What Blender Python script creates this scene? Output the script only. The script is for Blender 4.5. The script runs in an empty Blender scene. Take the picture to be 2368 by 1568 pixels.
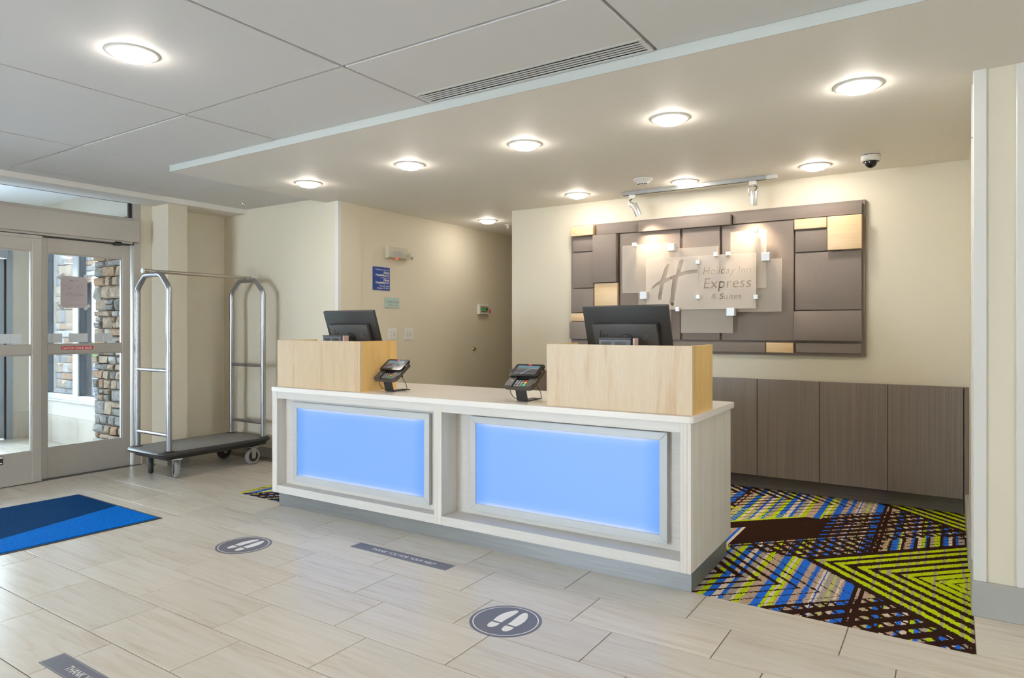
import bpy, bmesh, math, random
import numpy as np
from mathutils import Vector, Matrix

random.seed(7)
SC = bpy.context.scene
COL = SC.collection
PI = math.pi

# ------------------------------------------------------------------ camera
cam_d = bpy.data.cameras.new('camera')
cam_d.sensor_width = 36.0
cam_d.lens = 1558.19 / 2368.0 * 36.0
cam_d.shift_y = -27.35 / 2368.0
cam_d.clip_start = 0.05
cam_d.clip_end = 300
cam = bpy.data.objects.new('camera', cam_d)
cam.location = (3.9108, -1.721, 1.2992)
cam.rotation_euler = (PI / 2, 0, 0.5802)
COL.objects.link(cam)
SC.camera = cam

# ------------------------------------------------------------------ world (bright overcast day), exposure
LAMP = 77.0            # radiance of the round ceiling lenses
LAMP_COL = (1.0, 0.915, 0.81)
SKY = 27.0
world = bpy.data.worlds.new('sky')
SC.world = world
world.use_nodes = True
bg = world.node_tree.nodes['Background']
bg.inputs[0].default_value = (0.74, 0.87, 1.0, 1)
bg.inputs[1].default_value = SKY
SC.view_settings.view_transform = 'Standard'
SC.view_settings.look = 'None'
SC.view_settings.gamma = 1.0
SC.view_settings.use_curve_mapping = False
SC.view_settings.exposure = 0.08
try:
    SC.cycles.use_denoising = True
    SC.cycles.max_bounces = 10
    SC.cycles.diffuse_bounces = 6
    SC.cycles.glossy_bounces = 4
    SC.cycles.transmission_bounces = 6
    SC.cycles.transparent_max_bounces = 16
    SC.cycles.caustics_reflective = False
    SC.cycles.caustics_refractive = False
    SC.cycles.sample_clamp_indirect = 6.0
except Exception:
    pass

# ------------------------------------------------------------------ materials
def srgb(r, g, b):
    f = lambda c: c / 12.92 if c <= 0.04045 else ((c + 0.055) / 1.055) ** 2.4
    return (f(r / 255), f(g / 255), f(b / 255))

MATS = {}
def mat(name, col, rough=0.5, metal=0.0, spec=0.5, emit=None, estr=0.0):
    if name in MATS:
        return MATS[name]
    m = bpy.data.materials.new(name)
    m.use_nodes = True
    p = m.node_tree.nodes['Principled BSDF']
    p.inputs['Base Color'].default_value = (*col, 1)
    p.inputs['Roughness'].default_value = rough
    p.inputs['Metallic'].default_value = metal
    p.inputs['Specular IOR Level'].default_value = spec
    if emit:
        p.inputs['Emission Color'].default_value = (*emit, 1)
        p.inputs['Emission Strength'].default_value = estr
    MATS[name] = m
    return m

def nt(m):
    t = m.node_tree
    return t, t.nodes, t.links, t.nodes['Principled BSDF']

def noise(t, vec, scale, detail=2.0, rough=0.5, dist=0.0):
    n = t.nodes.new('ShaderNodeTexNoise')
    n.inputs['Scale'].default_value = scale
    n.inputs['Detail'].default_value = detail
    n.inputs['Roughness'].default_value = rough
    n.inputs['Distortion'].default_value = dist
    if vec is not None:
        t.links.new(vec, n.inputs['Vector'])
    return n

def mapping(t, src, scale=(1, 1, 1), rot=(0, 0, 0)):
    mp = t.nodes.new('ShaderNodeMapping')
    mp.inputs['Scale'].default_value = scale
    mp.inputs['Rotation'].default_value = rot
    t.links.new(src, mp.inputs['Vector'])
    return mp.outputs['Vector']

def ramp(t, fac, stops):
    r = t.nodes.new('ShaderNodeValToRGB')
    e = r.color_ramp.elements
    while len(e) < len(stops):
        e.new(0.5)
    for i, (p, c) in enumerate(stops):
        e[i].position = p
        e[i].color = (*c, 1)
    t.links.new(fac, r.inputs['Fac'])
    return r.outputs['Color']

def bump(t, p, height, strength=0.2, dist=0.01):
    b = t.nodes.new('ShaderNodeBump')
    b.inputs['Strength'].default_value = strength
    b.inputs['Distance'].default_value = dist
    t.links.new(height, b.inputs['Height'])
    t.links.new(b.outputs['Normal'], p.inputs['Normal'])

def objcoord(t, rand=False):
    tc = t.nodes.new('ShaderNodeTexCoord')
    if not rand:
        return tc.outputs['Object']
    oi = t.nodes.new('ShaderNodeObjectInfo')
    mul = t.nodes.new('ShaderNodeVectorMath'); mul.operation = 'SCALE'
    comb = t.nodes.new('ShaderNodeCombineXYZ')
    for k in range(3):
        t.links.new(oi.outputs['Random'], comb.inputs[k])
    t.links.new(comb.outputs[0], mul.inputs[0]); mul.inputs['Scale'].default_value = 37.0
    add = t.nodes.new('ShaderNodeVectorMath'); add.operation = 'ADD'
    t.links.new(tc.outputs['Object'], add.inputs[0]); t.links.new(mul.outputs[0], add.inputs[1])
    return add.outputs[0]

def streak_mat(name, c0, c1, scale, rough=0.5, bumpy=0.0, rand=True, spec=0.5, detail=3, dist=0.3, lo=0.3, hi=0.7):
    if name in MATS:
        return MATS[name]
    m = mat(name, c0, rough, spec=spec)
    t, n, l, p = nt(m)
    v = mapping(t, objcoord(t, rand), scale)
    nz = noise(t, v, 1.0, detail, 0.6, dist)
    c = ramp(t, nz.outputs['Fac'], [(lo, c0), (hi, c1)])
    l.new(c, p.inputs['Base Color'])
    if bumpy:
        bump(t, p, nz.outputs['Fac'], bumpy, 0.002)
    return m

def paint(name, col, bs=0.12, sc=260):
    m = mat(name, col, 0.62, spec=0.35)
    t, n, l, p = nt(m)
    nz = noise(t, objcoord(t), sc, 2)
    bump(t, p, nz.outputs['Fac'], bs, 0.002)
    return m

M_WALL = paint('cream_paint', (0.715, 0.655, 0.53))
M_CEIL = paint('ceiling_board', (0.80, 0.80, 0.80), 0.06, 180)
M_SOFFIT = paint('soffit_paint', (0.90, 0.875, 0.825), 0.06, 180)
M_TRIMW = mat('white_trim', (0.72, 0.71, 0.68), 0.35)
M_BASE = mat('grey_baseboard', (0.37, 0.37, 0.35), 0.4)
M_BASETAN = mat('taupe_baseboard', (0.30, 0.265, 0.215), 0.45)
M_GAP = mat('joint_gap', (0.62, 0.58, 0.48), 0.7)
M_GROUT = mat('grout', (0.17, 0.145, 0.115), 0.85)
M_WHITEP = mat('white_plastic', (0.78, 0.77, 0.74), 0.35)
M_BLACK = mat('black_plastic', (0.012, 0.012, 0.013), 0.38)
M_BLACKSAT = mat('black_satin', (0.02, 0.019, 0.019), 0.5)
M_DARKGREY = mat('dark_grey_plastic', (0.055, 0.052, 0.05), 0.45)
M_BLACKHOLE = mat('dark_slot', (0.006, 0.006, 0.007), 0.8)
M_ALU = mat('anodised_aluminium', (0.445, 0.42, 0.385), 0.42, 0.3)
M_ALU_D = mat('dark_aluminium', (0.09, 0.09, 0.09), 0.5, 0.3)  # dark grey metal of the door track and threshold
M_STEEL = mat('satin_steel', (0.42, 0.43, 0.46), 0.28, 0.9)
M_CHROME = mat('zinc', (0.62, 0.64, 0.64), 0.25, 0.95)
M_TRACK = mat('track_grey', (0.30, 0.30, 0.29), 0.38, 0.6)
M_SPOTM = mat('spot_silver', (0.55, 0.55, 0.54), 0.35, 0.6)
M_RUBGREY = mat('grey_rubber', (0.27, 0.27, 0.27), 0.6)
M_RUBDARK = mat('dark_rubber', (0.035, 0.037, 0.042), 0.5)
M_SOLID = mat('white_quartz', (0.90, 0.87, 0.83), 0.14)
M_RED = mat('red_print', (0.55, 0.012, 0.016), 0.4)
M_WHITEPRINT = mat('white_print', (0.82, 0.81, 0.80), 0.5)
M_GREYPRINT = mat('grey_print', (0.22, 0.21, 0.21), 0.6)
M_PAPER = mat('paper', (0.56, 0.50, 0.51), 0.7)
M_TAPE = mat('clear_tape', (0.72, 0.77, 0.80), 0.3)
M_BLUESIGN = mat('blue_sign', (0.016, 0.055, 0.30), 0.4)
M_MINT = mat('mint_glass_sign', (0.46, 0.60, 0.57), 0.25)
M_DECALB = streak_mat('slate_vinyl', (0.115, 0.115, 0.15), (0.135, 0.135, 0.17), (300, 300, 300), 0.45, 0.0, False)
M_BRASS = mat('brass', (0.42, 0.36, 0.2), 0.25, 0.9)
M_GREENLCD = mat('green_display', (0.01, 0.12, 0.01), 0.3, emit=(0.02, 0.45, 0.03), estr=0.35)
M_REDGLOW = mat('red_indicator', (0.4, 0.01, 0.01), 0.3, emit=(1.0, 0.05, 0.03), estr=2.0)
M_LENS = mat('lit_lens', (0.9, 0.9, 0.9), 0.4, emit=LAMP_COL, estr=LAMP)
M_SPOTLENS = mat('lit_spot_lens', (0.9, 0.9, 0.9), 0.4, emit=(1.0, 0.82, 0.60), estr=12.0)

def glass_mat(name, tint=(0.97, 0.985, 0.985), refl=0.9, ior=1.45):
    m = bpy.data.materials.new(name); m.use_nodes = True
    t = m.node_tree; t.nodes.clear()
    o = t.nodes.new('ShaderNodeOutputMaterial'); mx = t.nodes.new('ShaderNodeMixShader')
    tr = t.nodes.new('ShaderNodeBsdfTransparent'); gl = t.nodes.new('ShaderNodeBsdfGlossy')
    fr = t.nodes.new('ShaderNodeFresnel'); fr.inputs['IOR'].default_value = ior
    tr.inputs[0].default_value = (*tint, 1); gl.inputs['Roughness'].default_value = 0.0
    mu = t.nodes.new('ShaderNodeMath'); mu.operation = 'MULTIPLY'; mu.inputs[1].default_value = refl
    t.links.new(fr.outputs[0], mu.inputs[0]); t.links.new(mu.outputs[0], mx.inputs[0])
    t.links.new(tr.outputs[0], mx.inputs[1]); t.links.new(gl.outputs[0], mx.inputs[2])
    t.links.new(mx.outputs[0], o.inputs[0])
    return m
M_GLASS = glass_mat('clear_glass', ior=1.3)

def frost_mat(name, mix, col):
    m = bpy.data.materials.new(name); m.use_nodes = True
    t = m.node_tree; t.nodes.clear()
    o = t.nodes.new('ShaderNodeOutputMaterial'); mx = t.nodes.new('ShaderNodeMixShader')
    tr = t.nodes.new('ShaderNodeBsdfTransparent'); df = t.nodes.new('ShaderNodeBsdfDiffuse')
    tl = t.nodes.new('ShaderNodeBsdfTranslucent'); m2 = t.nodes.new('ShaderNodeMixShader')
    df.inputs[0].default_value = (*col, 1); tl.inputs[0].default_value = (*col, 1)
    m2.inputs[0].default_value = 0.35
    t.links.new(df.outputs[0], m2.inputs[1]); t.links.new(tl.outputs[0], m2.inputs[2])
    mx.inputs[0].default_value = mix
    t.links.new(tr.outputs[0], mx.inputs[1]); t.links.new(m2.outputs[0], mx.inputs[2])
    t.links.new(mx.outputs[0], o.inputs[0])
    return m
M_FROST = frost_mat('frosted_acrylic', 0.40, (0.80, 0.75, 0.69))
M_FROST2 = frost_mat('frosted_acrylic_lettered', 0.55, (0.84, 0.79, 0.73))
M_FROSTEDGE = frost_mat('acrylic_edge_glow', 0.92, (0.98, 0.96, 0.92))  # near-opaque white stands in for the glow along lit sheet edges

# floor tile: pale beige with wandering veins along its length
def tile_mat():
    m = mat('porcelain_tile', (0.52, 0.47, 0.40), 0.27, spec=0.5)
    t, n, l, p = nt(m)
    oc = objcoord(t, True)
    v = mapping(t, oc, (1.1, 13.0, 1.0))
    a = noise(t, v, 1.3, 4, 0.62, 1.2)
    v2 = mapping(t, oc, (4.0, 60.0, 1.0))
    b = noise(t, v2, 1.0, 3, 0.6, 0.4)
    ca = ramp(t, a.outputs['Fac'], [(0.33, (0.565, 0.50, 0.415)), (0.46, (0.62, 0.57, 0.495)), (0.62, (0.645, 0.605, 0.54))])
    cb = ramp(t, b.outputs['Fac'], [(0.35, (0.96, 0.955, 0.945)), (0.6, (1, 1, 1))])
    mx = t.nodes.new('ShaderNodeMix'); mx.data_type = 'RGBA'; mx.blend_type = 'MULTIPLY'
    mx.inputs[0].default_value = 1.0
    l.new(ca, mx.inputs[6]); l.new(cb, mx.inputs[7])
    # slight tone change from tile to tile
    oi = t.nodes.new('ShaderNodeObjectInfo')
    mr = t.nodes.new('ShaderNodeMapRange'); mr.inputs[3].default_value = 0.94; mr.inputs[4].default_value = 1.04
    l.new(oi.outputs['Random'], mr.inputs[0])
    sc = t.nodes.new('ShaderNodeVectorMath'); sc.operation = 'SCALE'
    l.new(mx.outputs[2], sc.inputs[0]); l.new(mr.outputs[0], sc.inputs['Scale'])
    l.new(sc.outputs[0], p.inputs['Base Color'])
    return m
M_TILE = tile_mat()

M_LAM = streak_mat('white_laminate_h', (0.66, 0.635, 0.60), (0.73, 0.705, 0.67), (4, 120, 120), 0.42, rand=False)
M_LAMV = streak_mat('white_laminate_v', (0.66, 0.62, 0.56), (0.77, 0.73, 0.67), (60, 16, 1.2), 0.42, rand=False, dist=0.1)
M_KICK = streak_mat('brushed_kick', (0.30, 0.31, 0.32), (0.36, 0.37, 0.38), (3, 3, 60), 0.36, rand=False, spec=0.6)
MATS['brushed_kick'].node_tree.nodes['Principled BSDF'].inputs['Metallic'].default_value = 0.75
M_FRAMEW = mat('panel_frame_silver', (0.58, 0.60, 0.61), 0.4, 0.1)
M_CAB = streak_mat('taupe_laminate', (0.155, 0.123, 0.098), (0.225, 0.185, 0.152), (150, 150, 1.2), 0.38, rand=True, dist=0.05)
M_CABK = streak_mat('taupe_kick', (0.10, 0.085, 0.07), (0.15, 0.125, 0.105), (1.5, 100, 150), 0.42, rand=True)

def maple(name, axis, stops=((0.30, (0.56, 0.385, 0.225)), (0.42, (0.62, 0.47, 0.305)), (0.7, (0.65, 0.515, 0.355)))):
    m = mat(name, (0.72, 0.52, 0.31), 0.38)
    t, n, l, p = nt(m)
    oc = objcoord(t, True)
    s = (9, 9, 0.9) if axis == 'z' else (0.9, 9, 9)
    w = noise(t, mapping(t, oc, s), 1.0, 3, 0.55, 1.6)
    f = noise(t, mapping(t, oc, tuple(k * 14 for k in s)), 1.0, 2, 0.6, 0.2)
    ca = ramp(t, w.outputs['Fac'], stops)
    cb = ramp(t, f.outputs['Fac'], [(0.3, (0.93, 0.91, 0.88)), (0.65, (1, 1, 1))])
    mx = t.nodes.new('ShaderNodeMix'); mx.data_type = 'RGBA'; mx.blend_type = 'MULTIPLY'; mx.inputs[0].default_value = 1
    l.new(ca, mx.inputs[6]); l.new(cb, mx.inputs[7]); l.new(mx.outputs[2], p.inputs['Base Color'])
    return m
M_MAPLE = maple('maple_upright', 'z')
M_MAPLEH = maple('maple_level', 'x', ((0.30, (0.66, 0.45, 0.24)), (0.42, (0.75, 0.545, 0.315)), (0.7, (0.79, 0.60, 0.37))))
M_MAPLE_WARMLIT = maple('maple_side_warmlit', 'z', ((0.30, (0.60, 0.365, 0.12)), (0.42, (0.70, 0.45, 0.165)), (0.7, (0.75, 0.51, 0.205))))  # same maple, oranger: warm light on the box sides put into the colour

def fuzzy(name, c0, c1, sc, rough=0.9, bs=0.3):
    m = mat(name, c0, rough, spec=0.03)
    t, n, l, p = nt(m)
    nz = noise(t, objcoord(t), sc, 2, 0.7)
    l.new(ramp(t, nz.outputs['Fac'], [(0.36, c0), (0.64, c1)]), p.inputs['Base Color'])
    bump(t, p, nz.outputs['Fac'], bs, 0.004)
    return m
M_FELT = fuzzy('taupe_board', (0.215, 0.178, 0.156), (0.27, 0.228, 0.204), 420, 0.8, 0.12)
M_DECK = fuzzy('cart_carpet', (0.13, 0.125, 0.12), (0.36, 0.35, 0.34), 330)
M_MATD = fuzzy('mat_navy', (0.0008, 0.022, 0.09), (0.002, 0.045, 0.155), 160)
M_MATL = fuzzy('mat_blue', (0.0005, 0.085, 0.40), (0.001, 0.17, 0.62), 160)

def panel_light_mat():
    # acrylic sheet lit from its four edges by blue LEDs: brightest in a thin line along the rim
    m = mat('blue_backlit_acrylic', (0.02, 0.03, 0.05), 0.35, spec=0.3)
    t, n, l, p = nt(m)
    tc = t.nodes.new('ShaderNodeTexCoord')
    sp = t.nodes.new('ShaderNodeSeparateXYZ'); l.new(tc.outputs['Generated'], sp.inputs[0])
    def edge(sock, w):
        a = t.nodes.new('ShaderNodeMath'); a.operation = 'SUBTRACT'; l.new(sock, a.inputs[0]); a.inputs[1].default_value = 0.5
        b = t.nodes.new('ShaderNodeMath'); b.operation = 'ABSOLUTE'; l.new(a.outputs[0], b.inputs[0])
        c = t.nodes.new('ShaderNodeMapRange'); c.interpolation_type = 'SMOOTHSTEP'
        c.inputs[1].default_value = 0.5 - w; c.inputs[2].default_value = 0.5
        l.new(b.outputs[0], c.inputs[0]); return c.outputs[0]
    ez = edge(sp.outputs[2], 0.12); ex = edge(sp.outputs[0], 0.10)
    c1 = ramp(t, ez, [(0.0, srgb(131, 178, 255)), (0.75, srgb(146, 188, 255)), (1.0, srgb(196, 212, 255))])
    mx = t.nodes.new('ShaderNodeMix'); mx.data_type = 'RGBA'; mx.blend_type = 'MIX'
    sc = t.nodes.new('ShaderNodeMath'); sc.operation = 'MULTIPLY'; l.new(ex, sc.inputs[0]); sc.inputs[1].default_value = 0.7
    l.new(sc.outputs[0], mx.inputs[0]); l.new(c1, mx.inputs[6]); mx.inputs[7].default_value = (*srgb(100, 160, 255), 1)
    l.new(mx.outputs[2], p.inputs['Emission Color']); p.inputs['Emission Strength'].default_value = 0.93
    return m
M_BLUE = panel_light_mat()

# ------------------------------------------------------------------ mesh helpers
def bx(bm, x0, x1, y0, y1, z0, z1, bev=0.0, seg=1):
    vs = [bm.verts.new(p) for p in ((x0, y0, z0), (x1, y0, z0), (x1, y1, z0), (x0, y1, z0), (x0, y0, z1), (x1, y0, z1), (x1, y1, z1), (x0, y1, z1))]
    fs = [bm.faces.new([vs[i] for i in f]) for f in ((0, 3, 2, 1), (4, 5, 6, 7), (0, 1, 5, 4), (1, 2, 6, 5), (2, 3, 7, 6), (3, 0, 4, 7))]
    if bev > 0:
        es = list({e for f in fs for e in f.edges})
        bmesh.ops.bevel(bm, geom=es, offset=bev, segments=seg, affect='EDGES', profile=0.5)
    return vs

def prism(bm, pts, ext, axis='z', base=0.0):
    """polygon pts (2D) extruded along axis from base to base+ext"""
    def P(a, b, c):
        return {'z': (a, b, c), 'y': (a, c, b), 'x': (c, a, b)}[axis]
    lo = [bm.verts.new(P(a, b, base)) for a, b in pts]
    hi = [bm.verts.new(P(a, b, base + ext)) for a, b in pts]
    n = len(pts)
    bm.faces.new(lo); bm.faces.new(hi)
    for i in range(n):
        bm.faces.new((lo[i], lo[(i + 1) % n], hi[(i + 1) % n], hi[i]))

def frame_of(d):
    d = Vector(d).normalized()
    a = Vector((0, 0, 1)) if abs(d.z) < 0.9 else Vector((1, 0, 0))
    u = d.cross(a).normalized(); v = d.cross(u).normalized()
    return d, u, v

def lathe(bm, prof, origin=(0, 0, 0), axis=(0, 0, 1), seg=24, cap0=True, cap1=True):
    d, u, v = frame_of(axis); o = Vector(origin)
    rings = []
    for r, h in prof:
        if r <= 1e-6:
            rings.append([bm.verts.new(o + d * h)])
        else:
            rings.append([bm.verts.new(o + d * h + (u * math.cos(2 * PI * k / seg) + v * math.sin(2 * PI * k / seg)) * r) for k in range(seg)])
    for a, b in zip(rings, rings[1:]):
        for k in range(seg):
            k2 = (k + 1) % seg
            if len(a) == 1 and len(b) == 1: continue
            if len(a) == 1: bm.faces.new((a[0], b[k], b[k2]))
            elif len(b) == 1: bm.faces.new((a[k], a[k2], b[0]))
            else: bm.faces.new((a[k], a[k2], b[k2], b[k]))
    if cap0 and len(rings[0]) > 1: bm.faces.new(rings[0])
    if cap1 and len(rings[-1]) > 1: bm.faces.new(rings[-1])

def cyl(bm, p0, p1, r, seg=16):
    p0, p1 = Vector(p0), Vector(p1)
    lathe(bm, [(r, 0), (r, (p1 - p0).length)], p0, p1 - p0, seg)

def tube(bm, pts, r, seg=10, closed=False):
    pts = [Vector(p) for p in pts]; n = len(pts)
    rings = []; u = None
    for i, p in enumerate(pts):
        if closed: d = pts[(i + 1) % n] - pts[i - 1]
        else: d = pts[min(i + 1, n - 1)] - pts[max(i - 1, 0)]
        d.normalize()
        if u is None:
            _, u, v = frame_of(d)
        else:
            u = (u - d * u.dot(d)).normalized(); v = d.cross(u)
        rings.append([bm.verts.new(p + (u * math.cos(2 * PI * k / seg) + v * math.sin(2 * PI * k / seg)) * r) for k in range(seg)])
    prs = list(zip(rings, rings[1:])) + ([(rings[-1], rings[0])] if closed else [])
    for a, b in prs:
        for k in range(seg):
            k2 = (k + 1) % seg
            bm.faces.new((a[k], a[k2], b[k2], b[k]))
    if not closed:
        bm.faces.new(rings[0]); bm.faces.new(rings[-1])

def rounded(pts, rad, n=5):
    """round the inner corners of a 3D polyline"""
    pts = [Vector(p) for p in pts]; out = [pts[0]]
    for a, b, c in zip(pts, pts[1:], pts[2:]):
        d0 = (a - b).normalized(); d1 = (c - b).normalized()
        p0 = b + d0 * rad; p1 = b + d1 * rad
        for i in range(n + 1):
            s = i / n
            out.append(p0 * (1 - s) ** 2 + b * 2 * s * (1 - s) + p1 * s * s)
    out.append(pts[-1])
    return out

def rrect(x0, x1, y0, y1, r, n=5):
    out = []
    for cx, cy, a0 in ((x1 - r, y0 + r, -PI / 2), (x1 - r, y1 - r, 0), (x0 + r, y1 - r, PI / 2), (x0 + r, y0 + r, PI)):
        for i in range(n + 1):
            a = a0 + PI / 2 * i / n
            out.append((cx + r * math.cos(a), cy + r * math.sin(a)))
    return out

def finish(me, sharp=35):
    me.polygons.foreach_set('use_smooth', [True] * len(me.polygons))
    try:
        me.set_sharp_from_angle(angle=math.radians(sharp))
    except Exception:
        me.polygons.foreach_set('use_smooth', [False] * len(me.polygons))

def tomesh(name, bm, sharp=35):
    bmesh.ops.recalc_face_normals(bm, faces=bm.faces)
    me = bpy.data.meshes.new(name)
    bm.to_mesh(me); bm.free()
    finish(me, sharp)
    return me

def link(name, me, material=None, parent=None, loc=(0, 0, 0), rot=(0, 0, 0)):
    o = bpy.data.objects.new(name, me)
    if material is not None:
        for m in (material if isinstance(material, (list, tuple)) else [material]):
            if me.materials.find(m.name) < 0:
                me.materials.append(m)
    o.location = loc; o.rotation_euler = rot
    COL.objects.link(o)
    if parent: o.parent = parent
    return o

def obj(name, bm, material, parent=None, loc=(0, 0, 0), rot=(0, 0, 0), sharp=35):
    return link(name, tomesh(name, bm, sharp), material, parent, loc, rot)

def boxo(name, b, material, parent=None, bev=0.0, seg=1, loc=(0, 0, 0), rot=(0, 0, 0)):
    bm = bmesh.new(); bx(bm, *b, bev, seg)
    return obj(name, bm, material, parent, loc, rot)

def tag(o, label, cat, group=None):
    o['label'] = label; o['category'] = cat
    if group: o['group'] = group
    return o

def thing(name, label, cat, loc=(0, 0, 0), rotz=0.0, group=None):
    o = bpy.data.objects.new(name, None); COL.objects.link(o)
    o.location = loc; o.rotation_euler = (0, 0, rotz); o.empty_display_size = 0.1
    return tag(o, label, cat, group)

def struct(o, label=None):
    o['kind'] = 'structure'
    if label: o['label'] = label
    return o

def sempty(name, loc=(0, 0, 0), label=None):
    o = bpy.data.objects.new(name, None); COL.objects.link(o); o.location = loc; o.empty_display_size = 0.1
    return struct(o, label)

def copy_tree(o, parent=None):
    c = o.copy(); COL.objects.link(c); c.parent = parent
    for ch in list(o.children): copy_tree(ch, c)
    return c

def text_obj(name, s, size, material, parent, M, align='LEFT', shear=0.0, ext=0.0, bold=0.0, spacing=1.0, width=None):
    """flat lettering; M = 4x4 placing the text plane (x right, y up, z out)"""
    cu = bpy.data.curves.new(name, 'FONT'); cu.body = s; cu.size = size; cu.align_x = align
    cu.shear = shear; cu.extrude = ext; cu.offset = bold; cu.space_character = spacing; cu.resolution_u = 3
    o = bpy.data.objects.new('tmp', cu); COL.objects.link(o)
    dg = bpy.context.evaluated_depsgraph_get()
    me = bpy.data.meshes.new_from_object(o.evaluated_get(dg))
    bpy.data.objects.remove(o); bpy.data.curves.remove(cu)
    if width and me.vertices:
        xs = [v.co.x for v in me.vertices]
        k = width / (max(xs) - min(xs)); x0 = min(xs)
        for v in me.vertices: v.co.x *= k
    me.transform(M)
    me.materials.clear()
    me.name = name
    return link(name, me, material, parent)

def plane_M(o, xd, yd):
    x = Vector(xd).normalized(); y = Vector(yd).normalized(); z = x.cross(y)
    m = Matrix((x, y, z)).transposed().to_4x4(); m.translation = Vector(o)
    return m

# ================================================================== SETTING
ZS, ZC = 2.4575, 2.505          # soffit and panel ceiling heights
XD = -2.53                      # plane of the entrance doors
YF = 2.565                      # far wall
YB = 3.90                       # wall behind the desk
XC = -0.815                     # corridor wall
XR = 3.99                       # right-hand partition end
YT = 1.974                      # right-hand partition front

# ---- floor: tiles one by one, grout below
floor = sempty('floor')
TL, TW, G = 0.6182, 0.3048, 0.0042
bm = bmesh.new(); bx(bm, -2.62, 7.5, -7.0, 9.5, -0.08, -0.004); obj('grout_bed', bm, M_GROUT, floor)
def tile_mesh(x0, x1, y0, y1):
    bm = bmesh.new(); h = 0.0012
    lo = [(x0, y0), (x1, y0), (x1, y1), (x0, y1)]
    hi = [(x0 + h, y0 + h), (x1 - h, y0 + h), (x1 - h, y1 - h), (x0 + h, y1 - h)]
    rings = [[bm.verts.new((a, b, z)) for a, b in pts] for pts, z in ((lo, -0.006), (lo, -h), (hi, 0.0))]
    for a, b in zip(rings, rings[1:]):
        for k in range(4): bm.faces.new((a[k], a[(k + 1) % 4], b[(k + 1) % 4], b[k]))
    bm.faces.new(rings[2])
    return tomesh('tile', bm, 20)
full_tile = tile_mesh(G / 2 - TL / 2, TL / 2 - G / 2, G / 2 - TW / 2, TW / 2 - G / 2)
def in_view(x, y):
    dx, dy = x - 3.9108, y + 1.721
    z = -0.5482 * dx + 0.8364 * dy; r = 0.8364 * dx + 0.5482 * dy
    if z < 0.35: return False
    u = 1184 + 1558 * r / z; v = 757 + 1558 * 1.3 / z
    return -620 < u < 2950 and v < 2050
CAR = (-0.79, 3.985, 1.524)     # carpet: x range and front edge
def lay(x0, x1, y0, y1):
    if x1 - x0 < 0.03 or y1 - y0 < 0.03: return
    if not (in_view((x0 + x1) / 2, (y0 + y1) / 2) or in_view(x0, y1) or in_view(x1, y1)): return
    if abs(x1 - x0 - TL) < 1e-4 and abs(y1 - y0 - TW) < 1e-4:
        link('tile', full_tile, M_TILE, floor, ((x0 + x1) / 2, (y0 + y1) / 2, 0))
    else:
        cx, cy = (x0 + x1) / 2, (y0 + y1) / 2
        link('tile', tile_mesh(x0 - cx + G / 2, x1 - cx - G / 2, y0 - cy + G / 2, y1 - cy - G / 2), M_TILE, floor, (cx, cy, 0))
for r in range(-8, 9):
    y0, y1 = (r - 1) * TW, r * TW
    off = (-(r - 1) * 0.1995) % TL
    k = -6
    while off + k * TL < 5.6:
        x0, x1 = off + k * TL, off + (k + 1) * TL; k += 1
        x0 = max(x0, XD - 0.02)
        if x1 <= x0: continue
        if y0 < CAR[2] - 0.01:
            lay(x0, x1, y0, min(y1, CAR[2]) if y1 - CAR[2] < 0.05 else y1)
        else:
            yy1 = min(y1, YF + 0.02)
            if x0 < CAR[0]: lay(x0, min(x1, CAR[0]), y0, yy1)
            if x1 > CAR[1] and y0 < YT: lay(max(x0, CAR[1]), x1, y0, min(y1, YT + 0.02))
# floor beyond what the picture shows
for b in ((-2.5, 7.4, -6.9, -8.55 * TW), ):
    boxo('floor_slab', (b[0], b[1], b[2], b[3], -0.006, 0.0), M_TILE, floor)
boxo('floor_slab', (5.3, 7.4, -2.6, 1.97, -0.006, 0.0), M_TILE, floor)
boxo('floor_slab', (-2.5, 1.2, -2.6, -2.2, -0.006, -0.0008), M_TILE, floor)

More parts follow.
